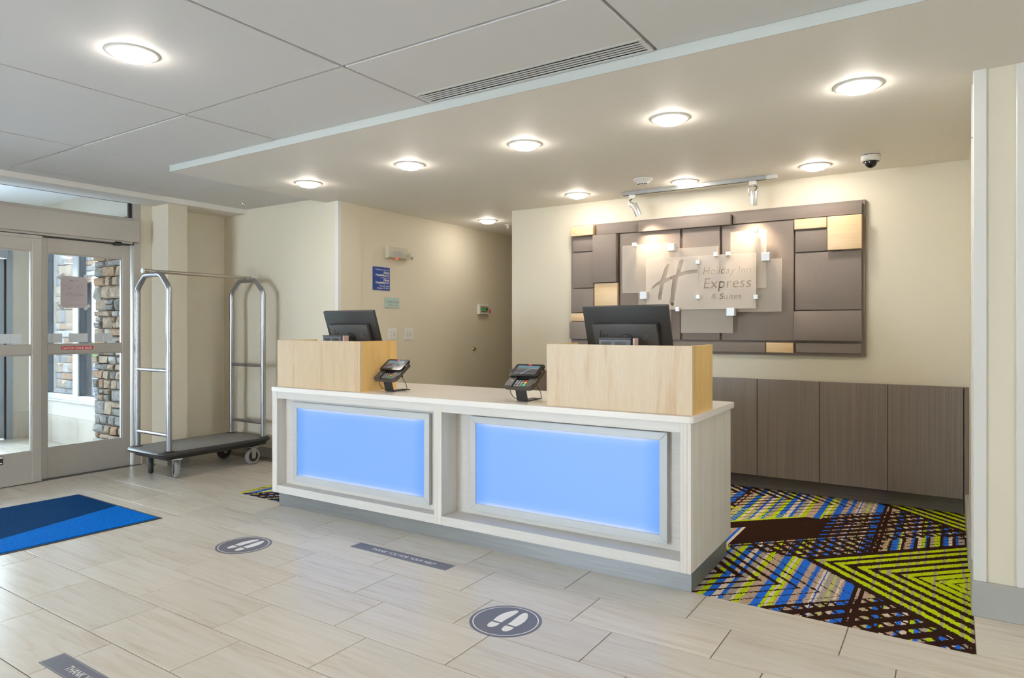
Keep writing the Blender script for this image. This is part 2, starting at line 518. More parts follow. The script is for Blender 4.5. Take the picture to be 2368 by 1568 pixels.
# ---- carpet (woven pattern stored stitch by stitch)
def carpet_colors(X, Y):
    LIME = np.array(srgb(176, 196, 20)); BLUE = np.array(srgb(38, 100, 200)); TAN = np.array(srgb(176, 152, 132))
    GREY = np.array(srgb(160, 150, 140)); PALE = np.array(srgb(212, 196, 178)); DARK = np.array(srgb(46, 28, 20)); LG = np.array(srgb(178, 178, 110))
    rs = np.random.RandomState(3)
    H, W = X.shape
    jit = np.repeat(rs.uniform(-0.0035, 0.0035, (H, W // 2 + 1)), 2, axis=1)[:, :W]
    Xj = X + jit * 0.4; Yj = Y + jit
    segs = [(.03, LIME), (.04, BLUE), (.03, PALE), (.022, BLUE), (.035, GREY), (.01, PALE), (.03, LIME), (.05, TAN), (.038, BLUE), (.018, LIME), (.014, PALE), (.02, LIME),
            (.012, TAN), (.045, BLUE), (.032, TAN), (.025, BLUE), (.022, TAN), (.01, PALE), (.01, BLUE), (.008, PALE), (.03, GREY), (.015, LG), (.02, GREY), (.01, PALE), (.012, TAN),
            (.045, BLUE), (.022, DARK), (.012, TAN), (.016, DARK), (.035, TAN), (.016, LG), (.04, BLUE), (.012, LIME), (.02, PALE), (.03, TAN), (.02, BLUE), (.03, PALE), (.02, LIME), (.018, BLUE), (.03, GREY)]
    tot = sum(s[0] for s in segs)
    edges = np.cumsum([s[0] for s in segs]); cols = np.array([s[1] for s in segs])
    base = cols[np.searchsorted(edges, np.mod(Xj - 2.86, tot)).clip(0, len(segs) - 1)].copy()
    P = 1.82
    yc = np.mod(Yj - 2.36 + P / 2 + 0.02, P) - P / 2 - 0.02        # height about the chevron tip, repeats
    # the pattern also repeats sideways
    S = 1.95
    xx = np.mod(Xj - 2.25, S) + 2.25
    out = base
    t = (xx - 3.26) - np.abs(yc)
    c = xx + np.abs(yc + 0.49)                                     # the smaller rightward arrows below
    # left field with arrow lines that thin out to the right
    left = (t < -0.0)
    cm = np.mod(c - 2.86, 0.098); wd = np.clip(0.054 - (c - 3.0) * 0.095, 0.006, 0.056) * np.where(yc > -0.49, 1.0, 0.6)
    ar = left & (yc < -0.02) & (cm < wd) & (c < 3.62)
    out[ar] = DARK
    q = yc + 0.0 - (xx - 3.26)                                      # +45 lines
    s = yc + (xx - 3.26)                                            # -45 lines
    # dark lattice low right of the arrows
    dl = left & (yc < 0) & (yc < -0.76 + (xx - 3.22) * 0.92) & (xx > 3.16)
    lat = (np.mod(q - 0.03, 0.113) < 0.066) | (np.mod(s + 0.03, 0.08) < 0.026 + 0.010 * np.sin(xx * 23)) | (np.mod(xx, 0.11) < 0.008)
    out[dl & lat] = DARK
    # above the tip: dark slanted field with slivers
    up = left & (yc >= -0.02)
    qq = q                                                          # 0 at chevron's upper arm
    z1 = up & (qq < 0.42) & (xx > 2.9)
    lat2 = (np.mod(s, 0.098) < 0.052) | (np.mod(q, 0.113) < 0.034) | (np.mod(xx, 0.043) < 0.006)
    plaid = z1 & (xx > 3.56) & (qq > 0.05) & (qq < 0.30)
    pl = (np.mod(q, 0.06) < 0.009) | (np.mod(xx, 0.064) < 0.018)
    out[z1 & ~plaid & lat2] = DARK
    out[plaid & pl] = DARK
    z2 = up & (qq >= 0.42) & (qq < 0.90) & (xx > 2.78 + 0.0 * xx)
    out[z2 & ((np.mod(q, 0.095) < 0.074 - 0.03 * np.clip(xx - 3.2, 0, 1)) | (np.mod(xx, 0.05) < 0.008))] = DARK
    out[z2 & (xx < 3.2) & (qq > 0.5)] = DARK
    z3 = up & (qq >= 0.90) & (qq < 1.08)
    out[z3 & (xx <= 3.23)] = DARK
    latd = (np.mod(q - 0.03, 0.113) < 0.064) | (np.mod(s, 0.08) < 0.030)
    out[z3 & (xx > 3.23) & latd] = DARK
    z4 = up & (qq >= 1.08)
    rim = z4 & (qq < 1.115) & (xx < 3.08); out[rim] = LIME
    out[z4 & ~rim & (np.mod(q, 0.10) < 0.016)] = DARK
    lim = z4 & (xx < 2.74) & (qq > 1.5); out[lim & (np.mod(q, .05) > .012)] = LIME
    out[up & (qq > -0.0) & (qq < 0.055)] = DARK
    # small weave in the left part of the upper field
    wv = z4 & (xx < 2.95) & (np.mod(q, 0.036) > 0.018) & (np.mod(s, 0.05) > 0.03); out[wv] = LIME
    # the big lime chevron
    ch = t > 0
    lims = [0, .052, .095, .147, .208, .263, .312, .37, .416, .472, .496, .563, .58, .645, .66, .72]
    k = np.searchsorted(lims, t.clip(0, .719)) - 1
    chl = ch & (np.mod(k, 2) == 0)
    out[ch] = DARK
    g = np.mod(np.sin(np.floor(xx / 0.0125) * 12.9898 + np.floor(k / 6) * 4.1) * 43758.5453, 1.0) > 0.76
    out[chl] = LIME
    out[chl & g] = np.array(srgb(160, 152, 120))
    out[(t > -0.065) & (t <= 0)] = DARK
    out = out * (1 + rs.uniform(-0.16, 0.16, (H, W, 1)))
    return out
def carpet_piece(parent, name, x0, x1, y0, y1, cs):
    nx = int(round((x1 - x0) / cs)); ny = int(round((y1 - y0) / cs))
    xs = np.linspace(x0, x1, nx + 1); ys = np.linspace(y0, y1, ny + 1)
    VX, VY = np.meshgrid(xs, ys)
    rs = np.random.RandomState(5)
    VZ = rs.uniform(-0.0006, 0.0006, VX.shape) - 0.0014
    VZ[0, :] = VZ[-1, :] = -0.0015
    co = np.stack([VX, VY, VZ], -1).reshape(-1, 3).astype(np.float32)
    i = np.arange(nx * ny); a = (i // nx) * (nx + 1) + i % nx
    q = np.stack([a, a + 1, a + nx + 2, a + nx + 1], 1).astype(np.int32)
    me = bpy.data.meshes.new(name)
    me.vertices.add(len(co)); me.vertices.foreach_set('co', co.ravel())
    me.loops.add(q.size); me.loops.foreach_set('vertex_index', q.ravel())
    me.polygons.add(len(q)); me.polygons.foreach_set('loop_start', np.arange(len(q), dtype=np.int32) * 4)
    me.update(calc_edges=True)
    CX, CY = np.meshgrid((xs[1:] + xs[:-1]) / 2, (ys[1:] + ys[:-1]) / 2)
    c = carpet_colors(CX, CY).reshape(-1, 3)
    at = me.color_attributes.new('weave', 'FLOAT_COLOR', 'CORNER')
    c4 = np.concatenate([c, np.ones((len(c), 1))], 1).astype(np.float32)
    at.data.foreach_set('color', np.repeat(c4, 4, axis=0).ravel())
    m = mat('woven_carpet', (0.2, 0.2, 0.2), 0.95, spec=0.05)
    t, n, l, p = nt(m)
    if not any(k.bl_idname == 'ShaderNodeAttribute' for k in n):
        an = n.new('ShaderNodeAttribute'); an.attribute_name = 'weave'
        l.new(an.outputs['Color'], p.inputs['Base Color'])
        nz = noise(t, objcoord(t), 500, 1); bump(t, p, nz.outputs['Fac'], 0.35, 0.003)
    o = link(name, me, m, parent)
    return o
cr = thing('carpet', 'patterned carpet of lime, blue, tan and brown chevrons inside the reception bay', 'carpet', (0, 0, 0))
carpet_piece(cr, 'carpet_pile', 2.60, CAR[1], CAR[2], 3.93, 0.0062)
carpet_piece(cr, 'carpet_pile', CAR[0], 2.60, CAR[2], 3.93, 0.011)
boxo('carpet_pile', (CAR[0], 0.3, 3.93, 8.0, -0.004, -0.001), fuzzy('brown_carpet', (0.05, 0.035, 0.03), (0.12, 0.1, 0.08), 90), cr)

# ---- walls
def wall(name, b, m=M_WALL, parent=None):
    return struct(boxo(name, b, m, parent, 0.0))
boxes_far = wall('wall_far', (XD - 0.1, -0.80, YF, 2.85, 0, 2.62))
wall('wall_corridor', (XC - 0.12, XC, 2.85, 8.0, 0, 2.62))
wall('wall_corridor_end', (XC - 0.1, 0.5, 8.0, 8.12, 0, 2.62))
wall('wall_back', (0.226, 4.0, YB, YB + 0.14, 0.866, 2.62))
wall('wall_back_lower', (0.226, 4.0, YB + 0.06, YB + 0.14, 0, 0.866))
wall('wall_corridor_right', (0.226, 0.34, YB + 0.14, 8.0, 0, 2.62))
wall('wall_right', (XR, 7.4, YT, YT + 0.225, 0, 2.62))
wall('wall_bay_right', (4.0, 4.12, YT + 0.225, YB + 0.14, 0, 2.62))
wall('wall_right_side', (7.4, 7.52, -6.9, -2.3, 0, 2.75))
wall('wall_right_side_end', (7.4, 7.52, -1.6, YT + 0.2, 0, 2.75))
wall('wall_right_side_sill', (7.4, 7.52, -2.3, -1.6, 0, 0.6))  # sill of an added, unseen opening that brightens the desk's right side
wall('wall_right_side_head', (7.4, 7.52, -2.3, -1.0, 2.2, 2.75))
# unseen front wall; window opening added and sized for daylight on the desk
wall('wall_front', (-2.6, 7.5, -7.0, -6.88, 0, 0.5))
wall('wall_front_upper', (-2.6, 7.5, -7.0, -6.88, 2.3, 2.75))
for nm, x0, x1 in (('a', -2.6, -1.9), ('b', 0.2, 7.5)):
    wall('wall_front_pier', (x0, x1, -7.0, -6.88, 0.5, 2.3))
# left side: wall beyond the entrance, low at the doors
wall('wall_left', (XD - 0.1, XD, 1.69, YF, 0, 2.62))
wall('wall_left_front', (XD - 0.1, XD, -7.0, -1.6, 0, 2.62))
wall('wall_left_column', (XD, -2.25, 1.795, 1.985, 0, 2.46))
wall('trim_beam', (XD + 0.005, -2.165, -6.88, YF, 2.457, 2.62), M_SOFFIT)
wall('wall_left_header', (XD - 0.1, XD, -1.6, 1.69, 2.492, 2.75))
# corner guards and trims
struct(boxo('trim_corner_far', (-0.842, -0.797, YF - 0.005, YF + 0.035, 0.1, 2.4575), M_TRIMW, None, 0.002))
tr = sempty('trim_right')
boxo('trim_board', (XR - 0.006, 4.035, YT - 0.014, YT + 0.05, 0.157, 2.4575), M_TRIMW, tr, 0.003)
boxo('trim_board', (4.141, 4.30, YT - 0.014, YT + 0.002, 0.157, 2.4575), M_TRIMW, tr, 0.003)
boxo('trim_board', (XR - 0.008, XR + 0.02, 2.17, 2.235, 0.19, 2.20), M_TRIMW, tr, 0.002)
boxo('trim_board', (XR - 0.008, XR + 0.02, 2.17, 2.235, 2.206, 2.4575), M_TRIMW, tr, 0.002)
# baseboards
struct(boxo('baseboard_right', (XR - 0.012, 7.4, YT - 0.022, YT + 0.26, 0, 0.157), M_BASE, None, 0.003))
struct(boxo('baseboard_bay', (3.976, 4.005, 2.64, 3.86, 0, 0.150), M_BASE, None, 0.002))
struct(boxo('baseboard_far', (XD, -0.795, YF - 0.012, YF + 0.01, 0, 0.104), M_BASETAN, None, 0.002))
bb = bmesh.new()
bx(bb, XD - 0.01, XD + 0.012, 1.98, YF, 0, 0.104); bx(bb, XD, -2.238, 1.783, 1.997, 0, 0.104); bx(bb, XD - .01, XD + 0.012, 1.70, 1.79, 0, 0.104)
struct(obj('baseboard_left', bb, M_BASETAN))
struct(boxo('baseboard_corridor', (XC - 0.01, XC + 0.012, 2.85, 8.0, 0, 0.104), M_BASETAN, None, 0.002))

# ---- ceiling: large boards with open joints, lower soffit over the desk
ceil = sempty('ceiling')
boxo('ceiling_deck', (-2.6, 7.5, -7.0, 8.1, 2.56, 2.75), M_GAP, ceil)
XS = [-2.16, -0.99, 0.262, 1.548, 2.828, 4.11, 5.39, 7.45]
YS = [-6.9, -5.75, -4.51, -3.27, -2.03, -0.79, 0.456, 1.083]
GP = 0.0075
for i in range(len(XS) - 1):
    for j in range(len(YS) - 1):
        x0, x1, y0, y1 = XS[i] + GP, XS[i + 1] - GP, YS[j] + GP, YS[j + 1] - GP
        if i == 0 and j == 6:      # by the doors a slot grille takes the outer strip and the board runs deeper
            x0, y1 = -2.025, 1.676
        if i == 0 and j == 6: x1 += GP
        if i == 3 and j == 6: y1 = 0.925
        if i == 0 and j < 6: x0 = -2.165
        z = ZC - (0.0015 if (i + j) % 2 else 0)
        boxo('ceiling_board', (x0, x1, y0, y1, z, 2.56), M_CEIL, ceil, 0.0012)
boxo('ceiling_board', (-2.165, -0.97, 1.686, YF, ZC, 2.56), M_CEIL, ceil)
boxo('ceiling_board', (-0.999, -0.975, 1.085, 1.70, ZC, 2.56), M_CEIL, ceil)
soff = bmesh.new()
bx(soff, -0.975, 7.45, 1.083, 8.1, ZS, 2.56)
obj('soffit', soff, M_SOFFIT, ceil)
boxo('soffit_edge', (-0.976, 7.45, 1.0795, 1.0829, ZS - 0.0005, ZC + 0.004), mat('soffit_edge_shade', (0.58, 0.605, 0.58), 0.6), ceil)  # thin skin on the soffit step, shade put into its greyer colour
# ---- slot grilles
def grille(label, b, along, n=5):
    x0, x1, y0, y1 = b
    r = thing('ceiling_grille', label, 'vent', (x0, y0, ZC), 0, 'slot grilles in the ceiling')
    L, Wd = (x1 - x0, y1 - y0) if along == 'x' else (y1 - y0, x1 - x0)
    def bb(name, a0, a1, c0, c1, z0, z1, m):
        q = (a0, a1, c0, c1, z0, z1) if along == 'x' else (c0, c1, a0, a1, z0, z1)
        return boxo(name, q, m, r)
    bb('backing', 0, L, 0, Wd, 0.02, 0.035, M_BLACKHOLE)
    for q_ in ((0, L, 0.016, 0.0175), (0, L, Wd - .0175, Wd - .016)): bb('duct_side', q_[0], q_[1], q_[2], q_[3], 0.001, 0.02, M_BLACKHOLE)
    bb('frame', 0, L, 0, 0.016, -0.003, 0.02, M_CEIL); bb('frame', 0, L, Wd - 0.016, Wd, -0.003, 0.02, M_CEIL)
    bb('frame', 0, 0.018, 0.016, Wd - 0.016, -0.003, 0.02, M_CEIL); bb('frame', L - 0.018, L, 0.016, Wd - 0.016, -0.003, 0.02, M_CEIL)
    step = (Wd - 0.032) / n
    for k in range(1, n):
        c = 0.016 + step * k
        bb('slat', 0.018, L - 0.018, c - 0.005, c + 0.005, -0.002, 0.0006, M_CEIL)
    return r
grille('white four-slot linear vent set in the ceiling above the desk', (1.56, 2.819, 0.927, 1.073), 'x')
grille('long narrow slot vent in the ceiling above the entrance doors', (-2.16, -2.032, 0.444, 1.678), 'y')

# ---- downlights
def downlight(label, x, y, z, first=[None]):
    if first[0] is None:
        r = thing('ceiling_light', label, 'ceiling light', (x, y, z), 0, 'round recessed ceiling lights')
        bm = bmesh.new()
        lathe(bm, [(0.109, 0.0), (0.109, -0.003), (0.100, -0.007), (0.088, -0.009), (0.083, -0.007), (0.078, 0.004), (0.0, 0.004)], seg=36)
        obj('trim_ring', bm, M_WHITEP, r)
        bm = bmesh.new()
        lathe(bm, [(0.080, -0.006), (0.076, -0.016), (0.062, -0.027), (0.036, -0.034), (0.0, -0.037)], seg=28, cap0=False)
        obj('lens', bm, M_LENS, r)
        first[0] = r
        return r
    r = copy_tree(first[0]); r.location = (x, y, z); r['label'] = label
    return r
for lab, x, y in (('recessed round ceiling light over the right end of the desk, nearest the right pillar', 3.529, 1.889),
                  ('recessed round ceiling light of the front row, second from the right pillar', 2.594, 1.885),
                  ('recessed round ceiling light of the front row, middle of the five', 1.640, 1.892),
                  ('recessed round ceiling light of the front row, second from the entrance side', 0.668, 1.898),
                  ('recessed round ceiling light of the front row, nearest the entrance doors', -0.425, 1.910),
                  ('recessed round ceiling light beside the dome camera', 3.079, 3.510),
                  ('recessed round ceiling light just behind the track rail', 2.122, 3.513),
                  ('recessed round ceiling light left of the smoke detector', 1.163, 3.513),
                  ('recessed round ceiling light in the side corridor', -0.321, 4.255)):
    downlight(lab, x, y, ZS)
downlight('recessed round light in the ceiling board near the entrance, large in the upper left', 0.894, -0.158, ZC)
for x, y in ((-1.2, -1.6), (0.9, -2.6), (3.4, -2.6), (5.6, -2.6), (5.6, -0.16), (3.46, -0.25), (-1.2, -4.9), (2.1, -4.9), (5.0, -4.9)):  # added lamps out of view, needed to light the lobby
    downlight('added unseen ceiling light in the part of the lobby behind the viewer', x, y, ZC)
# ================================================================== ENTRANCE
door = sempty('door_1', (XD, 0, 0))
def dbox(name, par, b, m, bev=0.0):
    return boxo(name, b, m, par, bev)
# coordinates here: x from the door plane, y and z of the room
dbox('jamb', door, (-0.09, 0.0, 1.622, 1.692, 0.0, 2.457), M_ALU, 0.002)
dbox('jamb', door, (-0.09, 0.0, -1.60, -1.535, 0.0, 2.457), M_ALU, 0.002)
dbox('transom_rail', door, (-0.09, 0.0, -1.535, 1.622, 2.478, 2.50), M_ALU)
dbox('transom_rail', door, (-0.09, 0.004, -1.535, 1.622, 2.288, 2.319), M_ALU, 0.002)
gk = bmesh.new()
bx(gk, -0.05, -0.03, 1.590, 1.622, 2.319, 2.478); bx(gk, -0.05, -0.03, -1.535, 1.59, 2.462, 2.478)
obj('transom_gasket', gk, M_BLACK, door)
boxo('transom_pane', (-0.046, -0.040, -1.535, 1.60, 2.319, 2.47), M_GLASS, door)
hb = bmesh.new()
bx(hb, -0.09, 0.05, -1.60, 1.655, 2.092, 2.288, 0.003)
obj('header', hb, M_ALU, door)
dbox('track', door, (-0.09, 0.012, -1.535, 1.622, 2.066, 2.091), M_ALU_D)
dbox('track_lip', door, (0.0, 0.03, -1.535, 1.60, 2.074, 2.0915), M_ALU)
dbox('threshold', door, (-0.11, 0.02, -1.60, 1.69, 0.0, 0.006), M_ALU_D)
def leaf(y0, y1, xo, ht):
    bm = bmesh.new()
    for b in ((y0, y0 + 0.072, 0.008, ht), (y1 - 0.072, y1, 0.008, ht)):
        bx(bm, xo - 0.045, xo, b[0], b[1], b[2], b[3], 0.002)
    for b in ((1.936, ht), (1.070, 1.149), (0.008, 0.266)):
        bx(bm, xo - 0.045, xo - 0.0005, y0 + 0.072, y1 - 0.072, b[0], b[1], 0.001)
    lf = obj('door_leaf', bm, M_ALU, door)
    for z0, z1 in ((1.149, 1.936), (0.266, 1.070)):
        pane = boxo('pane', (xo - 0.026, xo - 0.020, y0 + 0.07, y1 - 0.07, z0, z1), M_GLASS, lf)
        bd = bmesh.new()
        for a, b, c, d in ((y0 + .072, y0 + .080, z0, z1), (y1 - .080, y1 - .072, z0, z1), (y0 + .08, y1 - .08, z1 - .009, z1), (y0 + .08, y1 - .08, z0, z0 + .007)):
            bx(bd, xo - 0.034, xo - 0.008, a, b, c, d)
        obj('glazing_bead', bd, M_ALU_D if z0 > 5 else M_ALU, lf)
    return lf
leaf(0.838, 1.602, -0.018, 2.062)
leaf(0.075, 0.846, 0.038, 2.040)
leaf(-0.70, 0.071, 0.038, 2.040)
leaf(-1.53, -0.692, -0.018, 2.062)
dbox('hanger_rail', door, (0.0, 0.036, -0.70, 0.85, 2.041, 2.066), M_ALU)
hg = bmesh.new(); bx(hg, 0.0, 0.03, 1.44, 1.50, 2.05, 2.085); obj('hanger', hg, M_BLACK, door)

GX = XD - 0.018 - 0.019          # room-side face of the right leaf's glass
GL = XD + 0.038 - 0.019
# squares on the glass
sq = boxo('safety_decal', (0, 0.0012, 0, 0.0765, 0, 0.0795), mat('white_vinyl', (0.66, 0.70, 0.72), 0.5))
sq_list = [(GX, 0.876, 'white square decal on the right door glass, first from the middle stile'), (GX, 0.956, 'white square decal on the right door glass, second from the middle stile'),
           (GX, 1.084, 'white square decal on the right door glass, third from the middle stile'), (GX, 1.163, 'white square decal on the right door glass, fourth from the middle stile'),
           (GX, 1.294, 'white square decal on the right door glass, fifth from the middle stile'), (GX, 1.374, 'white square decal on the right door glass, nearest the right frame'),
           (GL, 0.629, 'white square decal on the left door glass, nearer the middle stile'), (GL, 0.549, 'white square decal on the left door glass, cut by the photo edge')]
for i, (x, y, lab) in enumerate(sq_list):
    o = sq if i == 0 else sq.copy()
    if i: COL.objects.link(o)
    o.location = (x, y, 1.165)
    tag(o, lab, 'decal', 'white squares on the door glass')
# paper notice
pn = thing('paper_notice', 'printed paper notice about face masks taped to the right door glass', 'notice', (GX, 1.127, 1.469))
boxo('sheet', (0.0008, 0.0018, -0.108, 0.108, 0.0, 0.276), M_PAPER, pn)
for cy, cz, a in ((-0.103, 0.272, 0.8), (0.103, 0.272, -0.8), (-0.105, 0.004, -0.8), (0.107, 0.006, 0.8)):
    c, s = math.cos(a), math.sin(a)
    pts = [(cy + u * c - v * s, cz + u * s + v * c) for u, v in ((-.03, -.011), (.03, -.011), (.03, .011), (-.03, .011))]
    tp = bmesh.new(); prism(tp, pts, 0.0006, 'x', 0.0019); obj('tape', tp, M_TAPE, pn)

def PM(y, z): return plane_M((0.0021, y, z), (0, 1, 0), (0, 0, 1))
text_obj('heading', 'IHG', 0.017, M_GREYPRINT, pn, PM(-0.036, 0.231), bold=0.0006)
text_obj('heading', 'HOTELS &\nRESORTS', 0.0068, M_GREYPRINT, pn, PM(0.004, 0.239))
for i, (s, b) in enumerate((('In accordance with local regulations,', 0), ('a face covering over your nose and', .0002), ('mouth is required to be worn within the', .0002), ("hotel's public areas.", 0))):
    text_obj('print', s, 0.0096, M_GREYPRINT, pn, PM(0.005, 0.132 - 0.0118 * i), 'CENTER', bold=b)
for i, s in enumerate(('Thank you for your cooperation', 'and understanding.')):
    text_obj('print', s, 0.0085, M_GREYPRINT, pn, PM(0.005, 0.077 - 0.0105 * i), 'CENTER')
ic = bmesh.new()
def poly_tube(pts, r=0.0007): tube(ic, [(0.0022, a, b) for a, b in pts], r, 4)
arc = lambda cx, cz, rx, rz, a0, a1, n=10: [(cx + rx * math.cos(a0 + (a1 - a0) * k / n), cz + rz * math.sin(a0 + (a1 - a0) * k / n)) for k in range(n + 1)]
cx, cz = -0.041, 0.182
poly_tube([(cx - .026, cz + .010)] + arc(cx, cz + .006, .026, .012, PI * .85, PI * .15) + [(cx + .026, cz + .010)])
poly_tube(arc(cx, cz + .008, .027, .030, PI * 1.05, PI * 1.95))
poly_tube([(cx - .025, cz + .008), (cx - .034, cz + .017), (cx - .030, cz + .019), (cx - .02, cz)])
poly_tube([(cx + .025, cz + .008), (cx + .034, cz + .017), (cx + .030, cz + .019), (cx + .02, cz)])
for k in range(3): poly_tube([(cx - .011, cz - .002 - .006 * k), (cx + .011, cz - .002 - .006 * k)])
cx = 0.044
poly_tube([(cx - .024, cz + .006), (cx - .026, cz - .004), (cx - .018, cz - .018), (cx, cz - .034), (cx + .018, cz - .018), (cx + .026, cz - .004), (cx + .024, cz + .006), (cx - .024, cz + .006)])
poly_tube(arc(cx, cz + .006, .024, .012, PI, 0)); poly_tube([(cx - .016, cz + .022), (cx, cz + .014), (cx + .014, cz + .022)])
obj('mask_drawing', ic, M_GREYPRINT, pn)
lg = bmesh.new()
for k in range(9):
    for j in range(2): bx(lg, 0.0019, 0.0022, -0.085 + .0195 * k, -0.074 + .0195 * k, .030 - .011 * j, .0325 - .011 * j)
obj('small_print', lg, M_GREYPRINT, pn)
# caution strip
cs = thing('caution_sticker', 'red caution stand back sticker on the middle rail of the right door', 'sticker', (XD - 0.0175, 1.145, 1.101))
boxo('strip', (0, 0.001, -0.129, 0.129, 0.0, 0.031), M_RED, cs)
text_obj('lettering', 'CAUTION STAND BACK', 0.028, M_WHITEPRINT, cs, plane_M((0.0013, -0.123, 0.006), (0, 1, 0), (0, 0, 1)), bold=0.0008, width=0.244)
ds = thing('door_label', 'small black and white label on the bottom rail of the left door', 'sticker', (XD + 0.038, 0.53, 0.195))
boxo('label', (0, 0.001, -0.07, 0.041, -0.005, 0.064), M_BLACK, ds)
boxo('label_band', (0.001, 0.0014, -0.066, 0.037, 0.046, 0.060), M_WHITEPRINT, ds)
pa = bmesh.new(); prism(pa, [(-0.06, 0.004), (0.035, 0.004), (0.03, 0.013), (-0.05, 0.016)], 0.0004, 'x', 0.001); obj('label_mark', pa, M_WHITEPRINT, ds)

# ================================================================== VESTIBULE
XO, YV = -5.275, 1.834
M_VWALL = paint('vestibule_paint', (0.66, 0.63, 0.56))
M_WINW = mat('window_white', (0.62, 0.66, 0.70), 0.4)
boxo('vestibule_floor_slab', (XO - 0.1, XD - 0.1, -1.75, YV + 0.15, -0.05, -0.004), M_GROUT, floor)
for r in range(-5, 8):
    off = (-(r - 1) * 0.1995) % TL
    for k in range(-10, -4):
        x0, x1 = max(off + k * TL, XO), min(off + (k + 1) * TL, XD - 0.022)
        y0, y1 = (r - 1) * TW, min(r * TW, YV)
        if y1 - y0 > 0.02 and x1 - x0 > .03 and y1 > -0.3: lay(x0, x1, y0, y1)
boxo('floor_slab', (XO, XD - 0.11, -1.7, -0.32, -0.004, -0.0005), M_TILE, floor)
struct(boxo('ceiling_vestibule', (XO - 0.1, XD - 0.1, -1.75, YV + 0.15, 2.71, 2.80), mat('vestibule_ceiling', (0.86, 0.87, 0.88), 0.7)))
downlight('added round ceiling light brightening the vestibule, nearer the sliding doors', -3.45, 0.55, 2.71)  # both vestibule lamps are added for brightness
downlight('added round ceiling light brightening the vestibule, nearer the outer doors', -4.55, 0.55, 2.71)
wall('wall_vestibule_side', (XO - 0.1, XD - 0.1, -1.85, -1.70, 0, 2.75), M_VWALL)
wv = sempty('wall_vestibule')
for b in ((XO - 0.1, -4.97, 0.0, 2.71), (-2.95, XD - 0.1, 0.0, 2.71), (-4.97, -2.95, 0.0, 0.487), (-4.97, -2.95, 2.25, 2.71)):
    boxo('wall_section', (b[0], b[1], YV, YV + 0.15, b[2], b[3]), M_VWALL, wv)
for x0, x1 in ((XO, -4.688), (-4.684, -4.070), (-4.066, -3.452), (-3.448, -2.834)):
    boxo('wainscot_tile', (x0, x1, YV - 0.012, YV, 0.0, 0.301), M_TILE, wv, 0.001)
wo = sempty('wall_entry_outer')
boxo('wall_section', (XO - 0.12, XO, 1.657, YV + 0.15, 0, 2.71), M_VWALL, wo)
boxo('wall_section', (XO - 0.12, XO, -1.75, 1.657, 2.33, 2.71), M_VWALL, wo)
boxo('wainscot_tile', (XO, XO + 0.012, 1.678, YV - 0.012, 0.0, 0.301), M_TILE, wo, 0.001)
# window frame with two lights in view
w1 = sempty('window_1', (0, YV, 0))
wf = bmesh.new()
for x0, x1 in ((-4.97, -4.85), (-4.196, -4.078), (-3.42, -3.30)): bx(wf, x0, x1, -0.006, 0.05, 0.487, 2.25, 0.003)
for x0, x1 in ((-4.85, -4.196), (-4.078, -3.42), (-3.30, -2.95)):
    bx(wf, x0, x1, -0.006, 0.05, 0.487, 0.545, 0.003); bx(wf, x0, x1, -0.006, 0.05, 2.17, 2.25, 0.003)
obj('window_frame', wf, M_WINW, w1)
boxo('window_sill', (-4.99, -2.95, -0.03, 0.0, 0.470, 0.489), M_WINW, w1, 0.003)
M_GASK = mat('window_gasket', (0.025, 0.03, 0.04), 0.4)
for x0, x1 in ((-4.85, -4.196), (-4.078, -3.42), (-3.30, -2.95)):
    bm = bmesh.new()
    bx(bm, x0, x0 + 0.008, 0.012, 0.075, 0.545, 2.17); bx(bm, x1 - 0.008, x1, 0.012, 0.075, 0.545, 2.17)
    bx(bm, x0 + .008, x1 - .008, 0.04, 0.07, 0.545, 0.549)
    obj('gasket', bm, M_GASK, w1)
    boxo('pane', (x0 + .008, x1 - .008, 0.066, 0.072, 0.547, 2.17), M_GLASS, w1)
# outer entrance
d2 = sempty('door_2', (XO, 0, 0))
M_OUT = mat('outer_frame', (0.36, 0.40, 0.45), 0.45, 0.2)
bm = bmesh.new()
bx(bm, -0.08, 0.012, 1.60, 1.657, 0, 2.33, 0.003); bx(bm, -0.08, 0.06, -1.6, 1.60, 2.10, 2.23, 0.003); bx(bm, -0.08, 0.0, -1.6, 1.6, 2.23, 2.33)
obj('door_frame', bm, M_OUT, d2)
boxo('door_seal', (-0.05, -0.01, 1.584, 1.60, 0.0, 2.09), M_BLACK, d2)
for y0, y1 in ((0.80, 1.584), (0.0, 0.79), (-0.8, -0.01), (-1.58, -0.81)):
    bm = bmesh.new()
    bx(bm, -0.06, -0.02, y0, y0 + 0.11, 0.01, 2.09); bx(bm, -0.06, -0.02, y1 - 0.13, y1, 0.01, 2.09)
    bx(bm, -0.06, -0.02, y0 + .11, y1 - .13, 0.01, 0.26); bx(bm, -0.06, -0.02, y0 + .11, y1 - .13, 1.95, 2.09)
    lf = obj('door_leaf', bm, M_OUT, d2)
    boxo('pane', (-0.043, -0.037, y0 + .11, y1 - .13, 0.26, 1.95), M_GLASS, lf)

